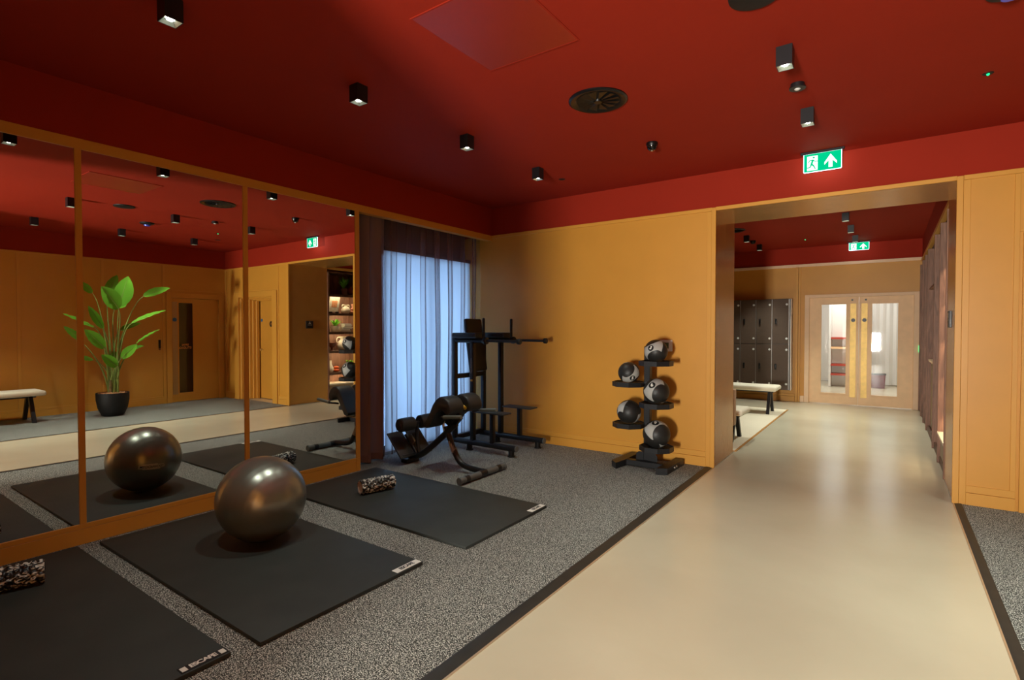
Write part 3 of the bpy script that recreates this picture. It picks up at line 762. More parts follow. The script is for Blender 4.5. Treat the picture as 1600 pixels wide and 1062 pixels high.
# ------------------------------------------------------------------ floor mats, ball, rollers
def mat_thing(y0, y1, x0, x1, label, txt=True, raised=False):
    t = thing('exercise_mat', label, 'mat', ((x0 + x1) / 2, (y0 + y1) / 2, 0), 'black exercise mats')
    link_mesh('mat_slab', B().box(x0, x1, y0, y1, 0.0005, 0.022, 0.004, 2), MAT_M, t)
    if txt:
        # white lettering block at the corner, reading towards the wall
        b = text_bm('ESCAPE', 0.041, spacing=0.80, bold=0.0014)
        xc, yc = x1 - 0.036, y1 - 0.105
        b.xf(frame_mat((xc, yc, 0.0247), (0, 1, 0), (-1, 0, 0)))
        lp = B()
        lp.box(xc - 0.026, xc + 0.026, yc - 0.100, yc + 0.100, 0.0215, 0.0240, 0.0008)
        base = link_mesh('logo_pad', lp, WHITE_T if raised else BLACKM, t, flat=True)
        link_mesh('logo_lettering', b, BLACKM if raised else WHITE_T, base, flat=True)
        if not raised:
            for ya in (yc - 0.094, yc + 0.070):
                link_mesh('logo_block', B().box(xc - 0.018, xc + 0.018, ya, ya + 0.024, 0.024, 0.0246), WHITE_T, base, flat=True)
    return t
mat_thing(0.15, 1.222, 0.07, 2.13, 'black rubber mat at the lower left corner, a foam roller at its end')
mat_thing(1.338, 2.412, 0.095, 2.17, 'black rubber mat with the big grey ball on it', raised=True)
mat_thing(2.745, 3.79, 0.09, 2.245, 'black rubber mat in front of the incline bench, with a camouflage foam roller on it', raised=True)

ball_m = new_mat('pearl_graphite_vinyl', (136, 137, 126), 0.31, metal=0.72, spec=0.5, coat=0.15)
BC = Vector((0.98, 2.02, 0.022 + 0.290)); BR = 0.295
bt = thing('exercise_ball', 'large shiny graphite exercise ball resting on the middle mat', 'exercise ball', (0.98, 2.02, 0.022))
bb = B(); axis = Vector((-0.985, -0.05, 0.12)).normalized()
bb.sphere((0, 0, 0), BR, 96, 64)
Rz = Vector((0, 0, 1)).rotation_difference(axis).to_matrix().to_4x4()
for v in bb.bm.verts:   # shallow moulded rings around the poles
    r = v.co.normalized(); lat = math.asin(max(-1, min(1, r.z)))
    g_ = 0.0012 * max(0, math.cos(lat * 36)) ** 6 if abs(lat) < 1.2 else 0
    v.co = r * (BR - g_)
bb.xf(Matrix.Translation(BC) @ Matrix.Diagonal((1, 1, 0.983, 1)) @ Rz)
bo_ = link_mesh('ball_skin', bb, ball_m, bt, ang=180)
def sphere_decal(b, C, R, n, up, scale_z=1.0):
    n = Vector(n).normalized(); up = Vector(up); rgt = up.cross(n).normalized(); up = n.cross(rgt)
    for v in b.bm.verts:
        d = (n + rgt * (v.co.x / R) + up * (v.co.y / R)).normalized() * (R + v.co.z)
        d.z *= scale_z; v.co = Vector(C) + d
    return b
def subdiv_poly(poly, cuts=6):
    b = B(); vs = [b.bm.verts.new((x, y, 0)) for x, y in poly]; b.bm.faces.new(vs)
    bmesh.ops.triangulate(b.bm, faces=b.bm.faces)
    bmesh.ops.subdivide_edges(b.bm, edges=b.bm.edges, cuts=cuts, use_grid_fill=True); return b
pl = subdiv_poly([(-0.105, 0.0), (-0.095, 0.024), (-0.045, 0.024), (-0.04, 0.032), (0.06, 0.030), (0.105, 0.020), (0.108, -0.012), (0.075, -0.012), (0.07, -0.020), (-0.06, -0.020), (-0.065, -0.010), (-0.100, -0.008)], 5)
for v in pl.bm.verts: v.co.z = 0.0012
sphere_decal(pl, BC, BR, (-0.984, -0.159, -0.09), (0, 0.06, 1), 0.983)
plo = link_mesh('logo_plate', pl, new_mat('grey_logo', (196, 190, 170), 0.5, metal=0.5), bt, ang=180)
tt = text_bm('TECHNOGYM', 0.030, bold=0.0005)
for v in tt.bm.verts: v.co.z = 0.002
sphere_decal(tt, BC, BR, (-0.984, -0.159, -0.075), (0, 0.06, 1), 0.983)
link_mesh('logo_lettering', tt, BLACKM, plo, flat=True)

def camo():
    m = new_mat('camouflage_foam', (30, 30, 30), 0.42)
    nt = m.node_tree; p = nt.nodes['Principled BSDF']; tc = nt.nodes.new('ShaderNodeTexCoord')
    mp = nt.nodes.new('ShaderNodeMapping'); mp.inputs['Scale'].default_value = (22, 11, 26)
    n = nt.nodes.new('ShaderNodeTexNoise'); n.inputs['Scale'].default_value = 1.6; n.inputs['Detail'].default_value = 2
    n.inputs['Distortion'].default_value = 1.5
    r = nt.nodes.new('ShaderNodeValToRGB'); e = r.color_ramp.elements; r.color_ramp.interpolation = 'CONSTANT'
    e[0].position = 0.0; e[0].color = (*s2l((14, 14, 14)), 1); e[1].position = 0.49; e[1].color = (*s2l((96, 98, 92)), 1)
    q = e.new(0.54); q.color = (*s2l((206, 204, 194)), 1); q = e.new(0.70); q.color = (*s2l((20, 20, 20)), 1)
    nt.links.new(tc.outputs['Object'], mp.inputs[0]); nt.links.new(mp.outputs[0], n.inputs[0])
    nt.links.new(n.outputs['Fac'], r.inputs[0]); nt.links.new(r.outputs[0], p.inputs['Base Color'])
    return m
CAMO = camo()
def roller(p0, p1, r, label, core):
    p0, p1 = Vector(p0), Vector(p1); d = p1 - p0; L = d.length
    t = thing('foam_roller', label, 'foam roller', ((p0 + p1) / 2) - Vector((0, 0, r)), 'foam rollers')
    M = Matrix.Translation(p0) @ Vector((0, 0, 1)).rotation_difference(d).to_matrix().to_4x4()
    b = B(); nu, nz = 72, 60; rings = []
    for j in range(nz + 1):
        h = L * j / nz; ring = []
        for k in range(nu):
            a = 2 * pi * k / nu
            # staggered moulded lugs and grooves
            row = h / 0.034; ofs = 0.5 if int(row) % 2 else 0
            q = (a / (2 * pi)) * 11 + ofs
            lug = (0.5 + 0.5 * cos(2 * pi * (row % 1 - 0.5))) * (0.5 + 0.5 * cos(2 * pi * (q % 1 - 0.5)))
            rr = r - 0.010 + 0.010 * min(1, lug * 1.8)
            if j in (0, nz): rr = r - 0.006
            ring.append(b.bm.verts.new((rr * cos(a), rr * sin(a), h)))
        rings.append(ring)
    for j in range(nz):
        for k in range(nu): b.bm.faces.new((rings[j][k], rings[j][(k + 1) % nu], rings[j + 1][(k + 1) % nu], rings[j + 1][k]))
    ri = r * 0.74
    for ring, h in ((rings[0], 0), (rings[-1], L)):
        inn = [b.bm.verts.new((ri * cos(2 * pi * k / nu), ri * sin(2 * pi * k / nu), h)) for k in range(nu)]
        for k in range(nu): b.bm.faces.new((ring[k], ring[(k + 1) % nu], inn[(k + 1) % nu], inn[k]))
    b.xf(M); link_mesh('foam_sleeve', b, CAMO, t, ang=50)
    c = B().lathe([(ri - 0.003, 0.004), (ri, 0.0), (ri, L), (ri - 0.003, L - 0.004), (ri - 0.004, 0.004)], (0, 0, 0), 40)
    for h in (0.007, L - 0.007):
        c.lathe([(0.0005, h), (ri - 0.002, h)], (0, 0, 0), 40)
    c.xf(M); link_mesh('core_tube', c, core, t)
    return t
roller((0.733, 3.069, 0.022 + 0.066), (0.813, 3.385, 0.022 + 0.066), 0.066, 'black and white camouflage foam roller lying on the far mat', new_mat('beige_core', (176, 160, 144), 0.5))
roller((0.556, 0.936, 0.022 + 0.068), (0.47, 0.62, 0.022 + 0.068), 0.068, 'black and white camouflage foam roller cut by the left edge, on the nearest mat', BLACKM)

# ------------------------------------------------------------------ incline back-extension bench
def rounded_pad(c, size, rot, bev, parent, name, mat=VINYL, seg=4):
    b = B().box(-size[0] / 2, size[0] / 2, -size[1] / 2, size[1] / 2, -size[2] / 2, size[2] / 2, bev, seg)
    b.xf(Matrix.Translation(c) @ rot.to_4x4()); return link_mesh(name, b, mat, parent, ang=50)
hb = thing('back_extension_bench', 'black incline back-extension bench with paired pads on the grey floor before the curtain', 'exercise bench', (0.7, 4.24, 0))
yc = 4.24
link_mesh('main_beam', B().tube([(0.16, yc, 0.075), (0.30, yc, 0.085), (0.46, yc, 0.19), (0.84, yc, 0.50)], 0.034, 16, smooth_path=2), BLACK, hb)
link_mesh('front_leg', B().tube([(0.70, yc, 0.46), (0.75, yc, 0.34), (0.85, yc, 0.14), (0.94, yc, 0.065), (1.21, yc, 0.045)], 0.030, 16, smooth_path=2), BLACK, hb)
fl = link_mesh('floor_bar', B().tube([(1.225, 3.86, 0.04), (1.225, 4.56, 0.04)], 0.033, 20), GREY_CAP, hb)
for y0, y1 in ((3.93, 3.985), (4.16, 4.26), (4.44, 4.495)):
    link_mesh('black_sleeve', B().tube([(1.225, y0, 0.04), (1.225, y1, 0.04)], 0.0345, 20), BLACK, fl)
for y in (3.855, 4.565):
    link_mesh('end_cap', B().lathe([(0.001, -0.010), (0.033, -0.010), (0.038, -0.004), (0.038, 0.012), (0.034, 0.016)], (1.225, y, 0.040), 20, 'Y'), GREY_CAP, fl)
link_mesh('warning_sticker', B().tube([(0.763, yc, 0.312), (0.822, yc, 0.195)], 0.0305, 16, cap=False), LABELG, hb)
link_mesh('rear_foot', B().box(0.10, 0.20, yc - 0.10, yc + 0.10, 0.0, 0.05, 0.012, 2).tube([(0.15, yc, 0.03), (0.16, yc, 0.085)], 0.032), BLACK, hb)
link_mesh('roller_mast', B().tube([(0.30, yc, 0.10), (0.25, yc, 0.30), (0.27, yc, 0.45)], 0.020, 12, smooth_path=1).tube([(0.245, 3.98, 0.455), (0.245, 4.53, 0.455)], 0.016, 12), BLACK, hb)
for y0, y1 in ((3.99, 4.19), (4.29, 4.49)):
    b = B().lathe([(0.03, y0), (0.062, y0), (0.074, y0 + 0.012), (0.076, y0 + 0.03), (0.076, y1 - 0.03), (0.074, y1 - 0.012), (0.062, y1), (0.03, y1)], (0.245, 0, 0.455), 28, 'Y')
    ro = link_mesh('ankle_roller', b, VINYL, hb)
    link_mesh('roller_cap', B().lathe([(0.001, y0 - 0.006), (0.028, y0 - 0.005), (0.034, y0 + 0.002)], (0.245, 0, 0.455), 20, 'Y'), BLACK, ro)
Rf = Matrix.Rotation(radians(48), 3, 'Y')
for y in (4.105, 4.375):
    rounded_pad((0.145, y, 0.215), (0.34, 0.215, 0.022), Rf, 0.008, hb, 'foot_plate', new_mat('chequer_black_plate', (30, 31, 31), 0.33, bump=0.8, bump_scale=260))
link_mesh('plate_frame', B().tube([(0.24, yc - 0.2, 0.11), (0.24, yc + 0.2, 0.11)], 0.016).tube([(0.08, yc, 0.30), (0.27, yc, 0.09)], 0.02), BLACK, hb)
link_mesh('foot_catch', B().box(0.10, 0.20, yc - 0.012, yc + 0.012, 0.17, 0.30, 0.003, rot=Rf), SILVER, hb, flat=True)
# hip pads: sloping slab that rolls over at the top
def hip_pad(y0, y1):
    prof = []
    top = [(0.615, 0.512), (0.655, 0.560), (0.71, 0.655), (0.75, 0.735), (0.79, 0.785), (0.84, 0.812), (0.90, 0.808), (0.955, 0.775), (0.985, 0.72), (0.985, 0.665), (0.955, 0.635), (0.915, 0.640), (0.885, 0.662), (0.85, 0.672), (0.81, 0.65), (0.77, 0.60), (0.735, 0.54), (0.69, 0.478), (0.655, 0.470), (0.625, 0.485)]
    b = B(); rings = []
    for (y, s) in ((y0, 0.86), (y0 + 0.008, 0.96), (y0 + 0.03, 1.0), (y1 - 0.03, 1.0), (y1 - 0.008, 0.96), (y1, 0.86)):
        cx, cz = 0.80, 0.655
        pts = []
        for i, (x, z) in enumerate(top):
            # pull towards the local centre line rather than the centroid
            j = (len(top) - i) % len(top)
            ox, oz = top[(len(top) - 1 - i) % len(top)]
            mx, mz = (x + ox) / 2, (z + oz) / 2
            pts.append((mx + (x - mx) * s, mz + (z - mz) * s))
        rings.append([b.bm.verts.new((x, y, z)) for x, z in pts])
    n = len(top)
    for j in range(len(rings) - 1):
        for k in range(n): b.bm.faces.new((rings[j][k], rings[j][(k + 1) % n], rings[j + 1][(k + 1) % n], rings[j + 1][k]))
    b.bm.faces.new(rings[0]); b.bm.faces.new(rings[-1][::-1])
    return b
for y0, y1 in ((3.985, 4.20), (4.285, 4.50)):
    link_mesh('hip_pad', hip_pad(y0, y1), VINYL, hb, ang=50)
link_mesh('pad_bracket', B().box(0.76, 0.90, yc - 0.16, yc + 0.16, 0.585, 0.605, 0.003, rot=Matrix.Rotation(radians(-35), 3, 'Y')).tube([(0.78, yc, 0.46), (0.84, yc, 0.60)], 0.026).prism([(0.70, 0.50), (0.80, 0.44), (0.92, 0.56), (0.90, 0.63), (0.80, 0.60)], yc - 0.02, yc + 0.02, 'Y'), BLACK, hb)
link_mesh('adjust_knob', B().tube([(0.655, yc, 0.50), (0.675, yc, 0.40)], [0.016, 0.012], 12).sphere((0.655, yc, 0.505), 0.022, 14, 8), SILVER, hb)
link_mesh('yellow_tag', B().tube([(0.93, 4.20, 0.672), (0.94, 4.245, 0.69), (0.93, 4.285, 0.668)], 0.020, 12), YELLOWP, hb)
for y in (3.955, 4.53):
    g_ = link_mesh('hand_bar', B().tube([(0.86, y + (0.08 if y < 4 else -0.05), 0.60), (0.90, y, 0.615), (1.0, y, 0.622)], 0.011, 12), BLACK, hb)
    link_mesh('hand_grip', B().tube([(0.93, y, 0.618), (1.16, y, 0.640)], 0.0185, 16), new_mat('grey_grip', (104, 108, 100), 0.6), g_)

# ------------------------------------------------------------------ knee-raise tower
vk = thing('knee_raise_tower', 'black knee-raise and dip tower standing in the corner beside the window', 'exercise machine', (0.5, 5.37, 0))
NY, FY = 5.085, 5.665
for y, x0, x1 in ((NY, 0.03, 1.03), (FY, 0.03, 1.05)):
    r_ = link_mesh('base_rail', B().tube([(x0, y, 0.10), (x1, y, 0.10)], 0.036, 20), BLACK, vk)
    link_mesh('end_cap', B().lathe([(0.001, x1 + 0.012), (0.036, x1 + 0.010), (0.038, x1)], (0, y, 0.10), 20, 'X'), GREY_CAP, r_)
    for xf_ in (0.10, 0.96):
        link_mesh('rubber_foot', B().lathe([(0.045, 0.0), (0.045, 0.012), (0.034, 0.016), (0.034, 0.08)], (xf_ if xf_ > 0.5 else xf_ + 0.22, y, 0), 20), BLACKM, r_)
    link_mesh('upright', B().box(0.05, 0.11, y - 0.028, y + 0.028, 0.11, 1.40, 0.008, 2), BLACK, vk)
    link_mesh('upright', B().box(0.345, 0.405, y - 0.028, y + 0.028, 0.11, 1.35, 0.008, 2), BLACK, vk)
    st = link_mesh('step_post', B().box(0.652, 0.708, y - 0.026, y + 0.026, 0.11, 0.485, 0.006, 2), BLACK, vk)
    sx = 0.025
    link_mesh('step_plate', B().box(0.46, 0.90, y - 0.085, y + 0.085, 0.487, 0.505, 0.004, 2), new_mat('grey_black_step', (52, 56, 58), 0.55, bump=0.6, bump_scale=200), st)
    link_mesh('arm_tube', B().tube([(0.06, y, 1.362), (0.58, y, 1.362)], 0.028, 16), BLACK, vk)
    link_mesh('collar', B().lathe([(0.022, 0.545), (0.042, 0.548), (0.046, 0.56), (0.046, 0.59), (0.040, 0.60), (0.018, 0.602)], (0, y, 1.362), 20, 'X'), BLACK, vk)
    rounded_pad((0.29, y, 1.425), (0.40, 0.17, 0.070), Matrix.Identity(3), 0.024, vk, 'arm_pad')
    link_mesh('upright_handle', B().tube([(0.545, y, 1.37), (0.545, y, 1.625)], 0.017, 14).sphere((0.545, y, 1.625), 0.017, 14, 8), BLACKM, vk)
    db = link_mesh('dip_bar', B().tube([(0.58, y, 1.362), (1.06, y, 1.358)], 0.016, 14), BLACK, vk)
    link_mesh('bar_end', B().lathe([(0.016, 1.05), (0.032, 1.052), (0.034, 1.06), (0.034, 1.085), (0.028, 1.092), (0.001, 1.093)], (0, y, 1.358), 20, 'X'), BLACKM, db)
link_mesh('cross_tube', B().box(0.055, 0.105, NY, FY, 0.875, 0.935, 0.006), BLACK, vk, flat=True)
link_mesh('cross_tube', B().box(0.055, 0.105, NY, FY, 0.10, 0.16, 0.006), BLACK, vk, flat=True)
Rb = Matrix.Rotation(radians(-9), 3, 'Y')
rounded_pad((0.18, 5.375, 1.30), (0.065, 0.32, 0.69), Rb, 0.028, vk, 'back_pad')
link_mesh('pad_bracket', B().box(0.07, 0.16, 5.33, 5.42, 0.88, 0.93).box(0.06, 0.14, 5.34, 5.41, 0.92, 1.55, 0.004, rot=Rb), BLACK, vk, flat=True)
link_mesh('weight_sticker', B().box(0.356, 0.394, NY - 0.0295, NY - 0.028, 0.86, 1.32), new_mat('dark_sticker', (40, 36, 30), 0.4), vk, flat=True)
tb = text_bm('TECHNOGYM', 0.030); tb.xf(frame_mat((0.376, NY - 0.030, 1.05), (0, 0, 1), (-1, 0, 0)))
link_mesh('sticker_lettering', tb, LABELG, vk, flat=True)
link_mesh('yellow_band', B().box(0.356, 0.394, NY - 0.0305, NY - 0.028, 0.86, 0.885), YELLOWP, vk, flat=True)
link_mesh('warning_sticker', B().box(0.060, 0.10, FY - 0.0295, FY - 0.028, 1.03, 1.29), LABELG, vk, flat=True)

# ------------------------------------------------------------------ medicine ball rack
rk = thing('medicine_ball_rack', 'black five-tray medicine ball rack against the ochre wall', 'rack', (2.42, 5.6, 0))
link_mesh('post', B().box(2.382, 2.450, 5.60, 5.668, 0.06, 1.315, 0.004), BLACK, rk, flat=True)
for poly in ([(2.10, 5.39), (2.19, 5.30), (2.215, 5.50), (2.215, 5.88), (2.12, 5.88)], [(2.625, 5.315), (2.728, 5.375), (2.738, 5.88), (2.64, 5.88), (2.64, 5.52)]):
    fo = link_mesh('foot', B().prism(poly, 0.0, 0.066), BLACK, rk, flat=True)
link_mesh('foot_bolt', B().lathe([(0.001, 0.012), (0.012, 0.010), (0.013, 0)], (2.733, 5.58, 0.036), 14, 'X').lathe([(0.001, 0.012), (0.012, 0.010), (0.013, 0)], (2.733, 5.64, 0.036), 14, 'X'), SILVER, fo)
link_mesh('crossbar', B().box(2.21, 2.645, 5.525, 5.60, 0.004, 0.062, 0.003), BLACK, rk, flat=True)
gp = B()
gp.prism([(2.30, 0.06), (2.384, 0.06), (2.384, 0.155), (2.33, 0.155), (2.30, 0.13)], 5.595, 5.600, 'Y')
gp.prism([(2.448, 0.06), (2.54, 0.06), (2.54, 0.12), (2.51, 0.155), (2.448, 0.155)], 5.595, 5.600, 'Y')
link_mesh('gusset_plate', gp, BLACK, rk, flat=True)
def tray(cx, cy, z, r, name='tray'):
    poly = [(cx + r * cos(a), cy + r * sin(a)) for a in [radians(22.5 + 45 * k) for k in range(8)]]
    inn = [(cx + (r - 0.012) * cos(a), cy + (r - 0.012) * sin(a)) for a in [radians(22.5 + 45 * k) for k in range(8)]]
    hol = [(cx + (r - 0.075) * cos(a), cy + (r - 0.075) * sin(a)) for a in [radians(22.5 + 45 * k) for k in range(8)]]
    b = B(); mk = lambda P, zz: [b.bm.verts.new((x, y, zz)) for x, y in P]
    L = [mk(poly, z - 0.052), mk(poly, z), mk(inn, z), mk(inn, z - 0.010), mk(hol, z - 0.035), mk(hol, z - 0.052)]
    for i in range(len(L)):
        A, Bq = L[i], L[(i + 1) % len(L)]
        for k in range(8): b.bm.faces.new((A[k], A[(k + 1) % 8], Bq[(k + 1) % 8], Bq[k]))
    return link_mesh(name, b, BLACK, rk, flat=True)
RT = [(2.555, 5.50, 1.168), (2.560, 5.50, 0.722), (2.565, 5.50, 0.262)]
LT = [(2.225, 5.555, 0.925), (2.230, 5.555, 0.473)]
for (x, y, z) in RT + LT:
    tr_ = tray(x, y, z, 0.180)
    if x > 2.4: link_mesh('tray_arm', B().box(2.40, x, 5.56, 5.61, z - 0.050, z - 0.02, 0.002), BLACK, tr_, flat=True)
    else: link_mesh('tray_arm', B().box(x, 2.42, 5.60, 5.65, z - 0.050, z - 0.02, 0.002), BLACK, tr_, flat=True)

def mb_mat():
    m = new_mat('medicine_ball_rubber', (30, 29, 28), 0.48, spec=0.4)
    nt = m.node_tree; p = nt.nodes['Principled BSDF']; tc = nt.nodes.new('ShaderNodeTexCoord')
    sx = nt.nodes.new('ShaderNodeSeparateXYZ'); nrm = nt.nodes.new('ShaderNodeVectorMath'); nrm.operation = 'NORMALIZE'
    nt.links.new(tc.outputs['Object'], nrm.inputs[0]); nt.links.new(nrm.outputs[0], sx.inputs[0])
    def M(op, a, b=None):
        n = nt.nodes.new('ShaderNodeMath'); n.operation = op
        for i, v in enumerate((a, b)):
            if v is None: continue
            if isinstance(v, (int, float)): n.inputs[i].default_value = v
            else: nt.links.new(v, n.inputs[i])
        return n.outputs[0]
    X, Y, Z = sx.outputs
    ang = M('ARCTAN2', Y, X)
    wave = M('MULTIPLY', M('SINE', M('MULTIPLY', ang, 2.0)), 0.50)
    band = M('LESS_THAN', M('ABSOLUTE', M('SUBTRACT', Z, wave)), 0.46)
    bl = M('LESS_THAN', M('ABSOLUTE', ang), 0.98)
    bl2 = M('GREATER_THAN', M('ABSOLUTE', ang), 2.35)
    grey = M('MULTIPLY', band, M('MAXIMUM', bl, bl2))
    mx = nt.nodes.new('ShaderNodeMix'); mx.data_type = 'RGBA'
    mx.inputs[6].default_value = (*s2l((34, 33, 31)), 1); mx.inputs[7].default_value = (*s2l((168, 168, 162)), 1)
    nt.links.new(grey, mx.inputs[0]); nt.links.new(mx.outputs[2], p.inputs['Base Color'])
    return m
MB = mb_mat()
def med_ball(cx, cy, z0, r, n, up, num, label):
    """n: world direction of the number disc; up: up direction of the number"""
    c = Vector((cx, cy, z0 + r))
    n = Vector(n).normalized(); up = Vector(up); rg = up.cross(n).normalized(); up = n.cross(rg)
    t = bpy.data.objects.new('medicine_ball', None); COL.objects.link(t)
    M = Matrix.Translation(c) @ Matrix(((n.x, rg.x, up.x, 0), (n.y, rg.y, up.y, 0), (n.z, rg.z, up.z, 0), (0, 0, 0, 1)))
    t.matrix_world = M; t.location = c; t.rotation_euler = M.to_euler(); WM[t.name] = M
    tag(t, label, 'medicine ball', 'medicine balls on the rack')
    b = B().sphere((0, 0, 0), r, 48, 32); b.xf(M)
    link_mesh('ball_skin', b, MB, t, ang=180)
    dsc = subdiv_poly([(r * 0.27 * cos(a * pi / 12), r * 0.27 * sin(a * pi / 12)) for a in range(24)], 2)
    for v in dsc.bm.verts: v.co.z = 0.0015
    up2 = up
    sphere_decal(dsc, c, r, n, up2)
    d = link_mesh('number_disc', dsc, BLACKM, t, ang=180)
    tx = text_bm(num, r * 0.40, bold=r * 0.015)
    for v in tx.bm.verts: v.co.z = 0.0025
    sphere_decal(tx, c, r, n, up2)
    link_mesh('number', tx, WHITE_T, d, flat=True)
    return t
cv = Vector((0.36, -0.93, 0.0))       # towards the camera
rt_ = Vector((0.93, 0.36, 0))
upz = Vector((0, 0, 1))
dz = -0.018
med_ball(2.555, 5.50, 1.168 + dz, 0.122, cv - rt_ * 0.55 + upz * 0.35, upz + rt_ * 0.3, '3', 'grey and black medicine ball on the top tray of the rack')
med_ball(2.225, 5.555, 0.925 + dz, 0.117, cv + rt_ * 0.45 - upz * 0.55, upz, '5', 'medicine ball on the upper left tray, its number facing down and right')
med_ball(2.560, 5.50, 0.722 + dz, 0.137, cv - rt_ * 0.45 + upz * 0.75, upz - rt_ * 0.3, '6', 'medicine ball on the middle right tray, its number tilted upward')
med_ball(2.230, 5.555, 0.473 + dz, 0.132, cv * 0.1 - rt_ * 1.0 + upz * 0.1, upz, '7', 'medicine ball on the lower left tray, showing mostly black with grey at both sides')
med_ball(2.565, 5.50, 0.262 + dz, 0.144, cv * 0.5 - rt_ * 0.1 + upz * 1.0, upz - cv, '9', 'largest medicine ball on the bottom tray, grey patch on top')

# thermostat
th = thing('thermostat', 'white square thermostat with a green display on the ochre wall behind the top ball', 'thermostat', (2.505, YB, 1.317))
link_mesh('housing', B().box(2.43, 2.578, YB - 0.022, YB, 1.253, 1.383, 0.006, 2), WHITE, th)
link_mesh('inner_frame', B().box(2.45, 2.558, YB - 0.026, YB - 0.021, 1.272, 1.366, 0.002), WHITE, th, flat=True)
link_mesh('display', B().box(2.460, 2.540, YB - 0.028, YB - 0.025, 1.284, 1.352, 0.001), SCREEN, th, flat=True)

# ------------------------------------------------------------------ plaque on the passage jamb
pq = thing('wall_sign', 'small black sign plate on the right side wall of the passage', 'sign', (XR, 6.40, 1.60))
link_mesh('plate', B().box(XR - 0.018, XR, 6.325, 6.485, 1.52, 1.675, 0.002), BLACK, pq, flat=True)
link_mesh('pictogram', B().lathe([(0.001, XR - 0.020), (0.012, XR - 0.020), (0.012, XR - 0.018)], (0, 6.405, 1.645), 12, 'X').box(XR - 0.020, XR - 0.018, 6.38, 6.43, 1.612, 1.628), LABELG, pq, flat=True)
link_mesh('text_line', B().box(XR - 0.0195, XR - 0.018, 6.355, 6.455, 1.585, 1.595), LABELG, pq, flat=True)

# ------------------------------------------------------------------ benches
def bench(name, x0, x1, y0, y1, z, along, label, back=None, zf=0.0):
    t = thing(name, label, 'bench', ((x0 + x1) / 2, (y0 + y1) / 2, 0), 'cream benches')
    b = B().box(x0, x1, y0, y1, z - 0.105, z, 0.03, 4)
    for v in b.bm.verts:
        if v.co.z > z - 0.06:
            u = (v.co.x - (x0 + x1) / 2) / ((x1 - x0) / 2); w = (v.co.y - (y0 + y1) / 2) / ((y1 - y0) / 2)
            v.co.z -= 0.028 * max(abs(u), abs(w)) ** 6
    link_mesh('seat_cushion', b, CREAM, t, ang=60)
    zt = z - 0.105
    if along == 'y':
        xc = (x0 + x1) / 2
        link_mesh('seat_frame', B().box(xc - 0.05, xc + 0.05, y0 + 0.08, y1 - 0.08, zt - 0.04, zt, 0.004), BLACK, t, flat=True)
        for ye in (y0 + 0.16, y1 - 0.16):
            for s in (-1, 1):
                link_mesh('leg', B().prism([(xc + s * 0.02, zt - 0.005), (xc + s * 0.10, zt - 0.005), (xc + s * 0.31, zf), (xc + s * 0.25, zf)], ye - 0.025, ye + 0.025, 'Y'), BLACK, t, flat=True)
    else:
        ym = (y0 + y1) / 2
        link_mesh('seat_frame', B().box(x0 + 0.08, x1 - 0.08, ym - 0.05, ym + 0.05, zt - 0.04, zt, 0.004), BLACK, t, flat=True)
        for xe in (x0 + 0.16, x1 - 0.14):
            for s in (-1, 1):
                link_mesh('leg', B().prism([(ym + s * 0.02, zt - 0.005), (ym + s * 0.09, zt - 0.005), (ym + s * 0.26, zf), (ym + s * 0.21, zf)], xe - 0.025, xe + 0.025, 'X'), BLACK, t, flat=True)
    if back:
        by0, by1 = back
        link_mesh('backrest', B().box(x0, x1 - 0.08, by0, by1, z - 0.22, z + 0.26, 0.018, 3), new_mat('beige_wool_back', (196, 162, 130), 0.9), t, ang=60)
    return t
bench('upholstered_bench', 6.56, 7.12, 0.95, 2.66, 0.53, 'y', 'cream bench with black legs beside the far right wall, seen in the mirror')
bench('upholstered_bench', 1.3, 2.98, 10.22, 10.78, 0.515, 'x', 'cream backless bench with black legs in front of the lockers', zf=0.0045)
bench('upholstered_bench', 1.6, 3.02, 7.42, 7.92, 0.46, 'x', 'cream bench with a beige backrest half hidden behind the passage wall', back=(7.32, 7.44), zf=0.0045)

# rug
rg_ = thing('hall_rug', 'cream rug with an ochre border under the benches in the hall', 'rug', (1.8, 9.0, 0))
link_mesh('rug_pile', B().box(0.65, 3.03, 6.94, 11.07, -0.004, 0.004), new_mat('cream_rug', (226, 214, 188), 0.95, spec=0.1, noise_amt=0.05, noise_scale=80, bump=0.6, bump_scale=300), rg_, flat=True)
link_mesh('rug_border', B().box(3.03, 3.055, 6.92, 11.09, -0.004, 0.003).box(0.63, 0.65, 6.92, 11.09, -0.004, 0.003).box(0.65, 3.03, 6.92, 6.94, -0.004, 0.003).box(0.65, 3.03, 11.07, 11.09, -0.004, 0.003), new_mat('ochre_binding', (178, 124, 56), 0.8), rg_, flat=True)

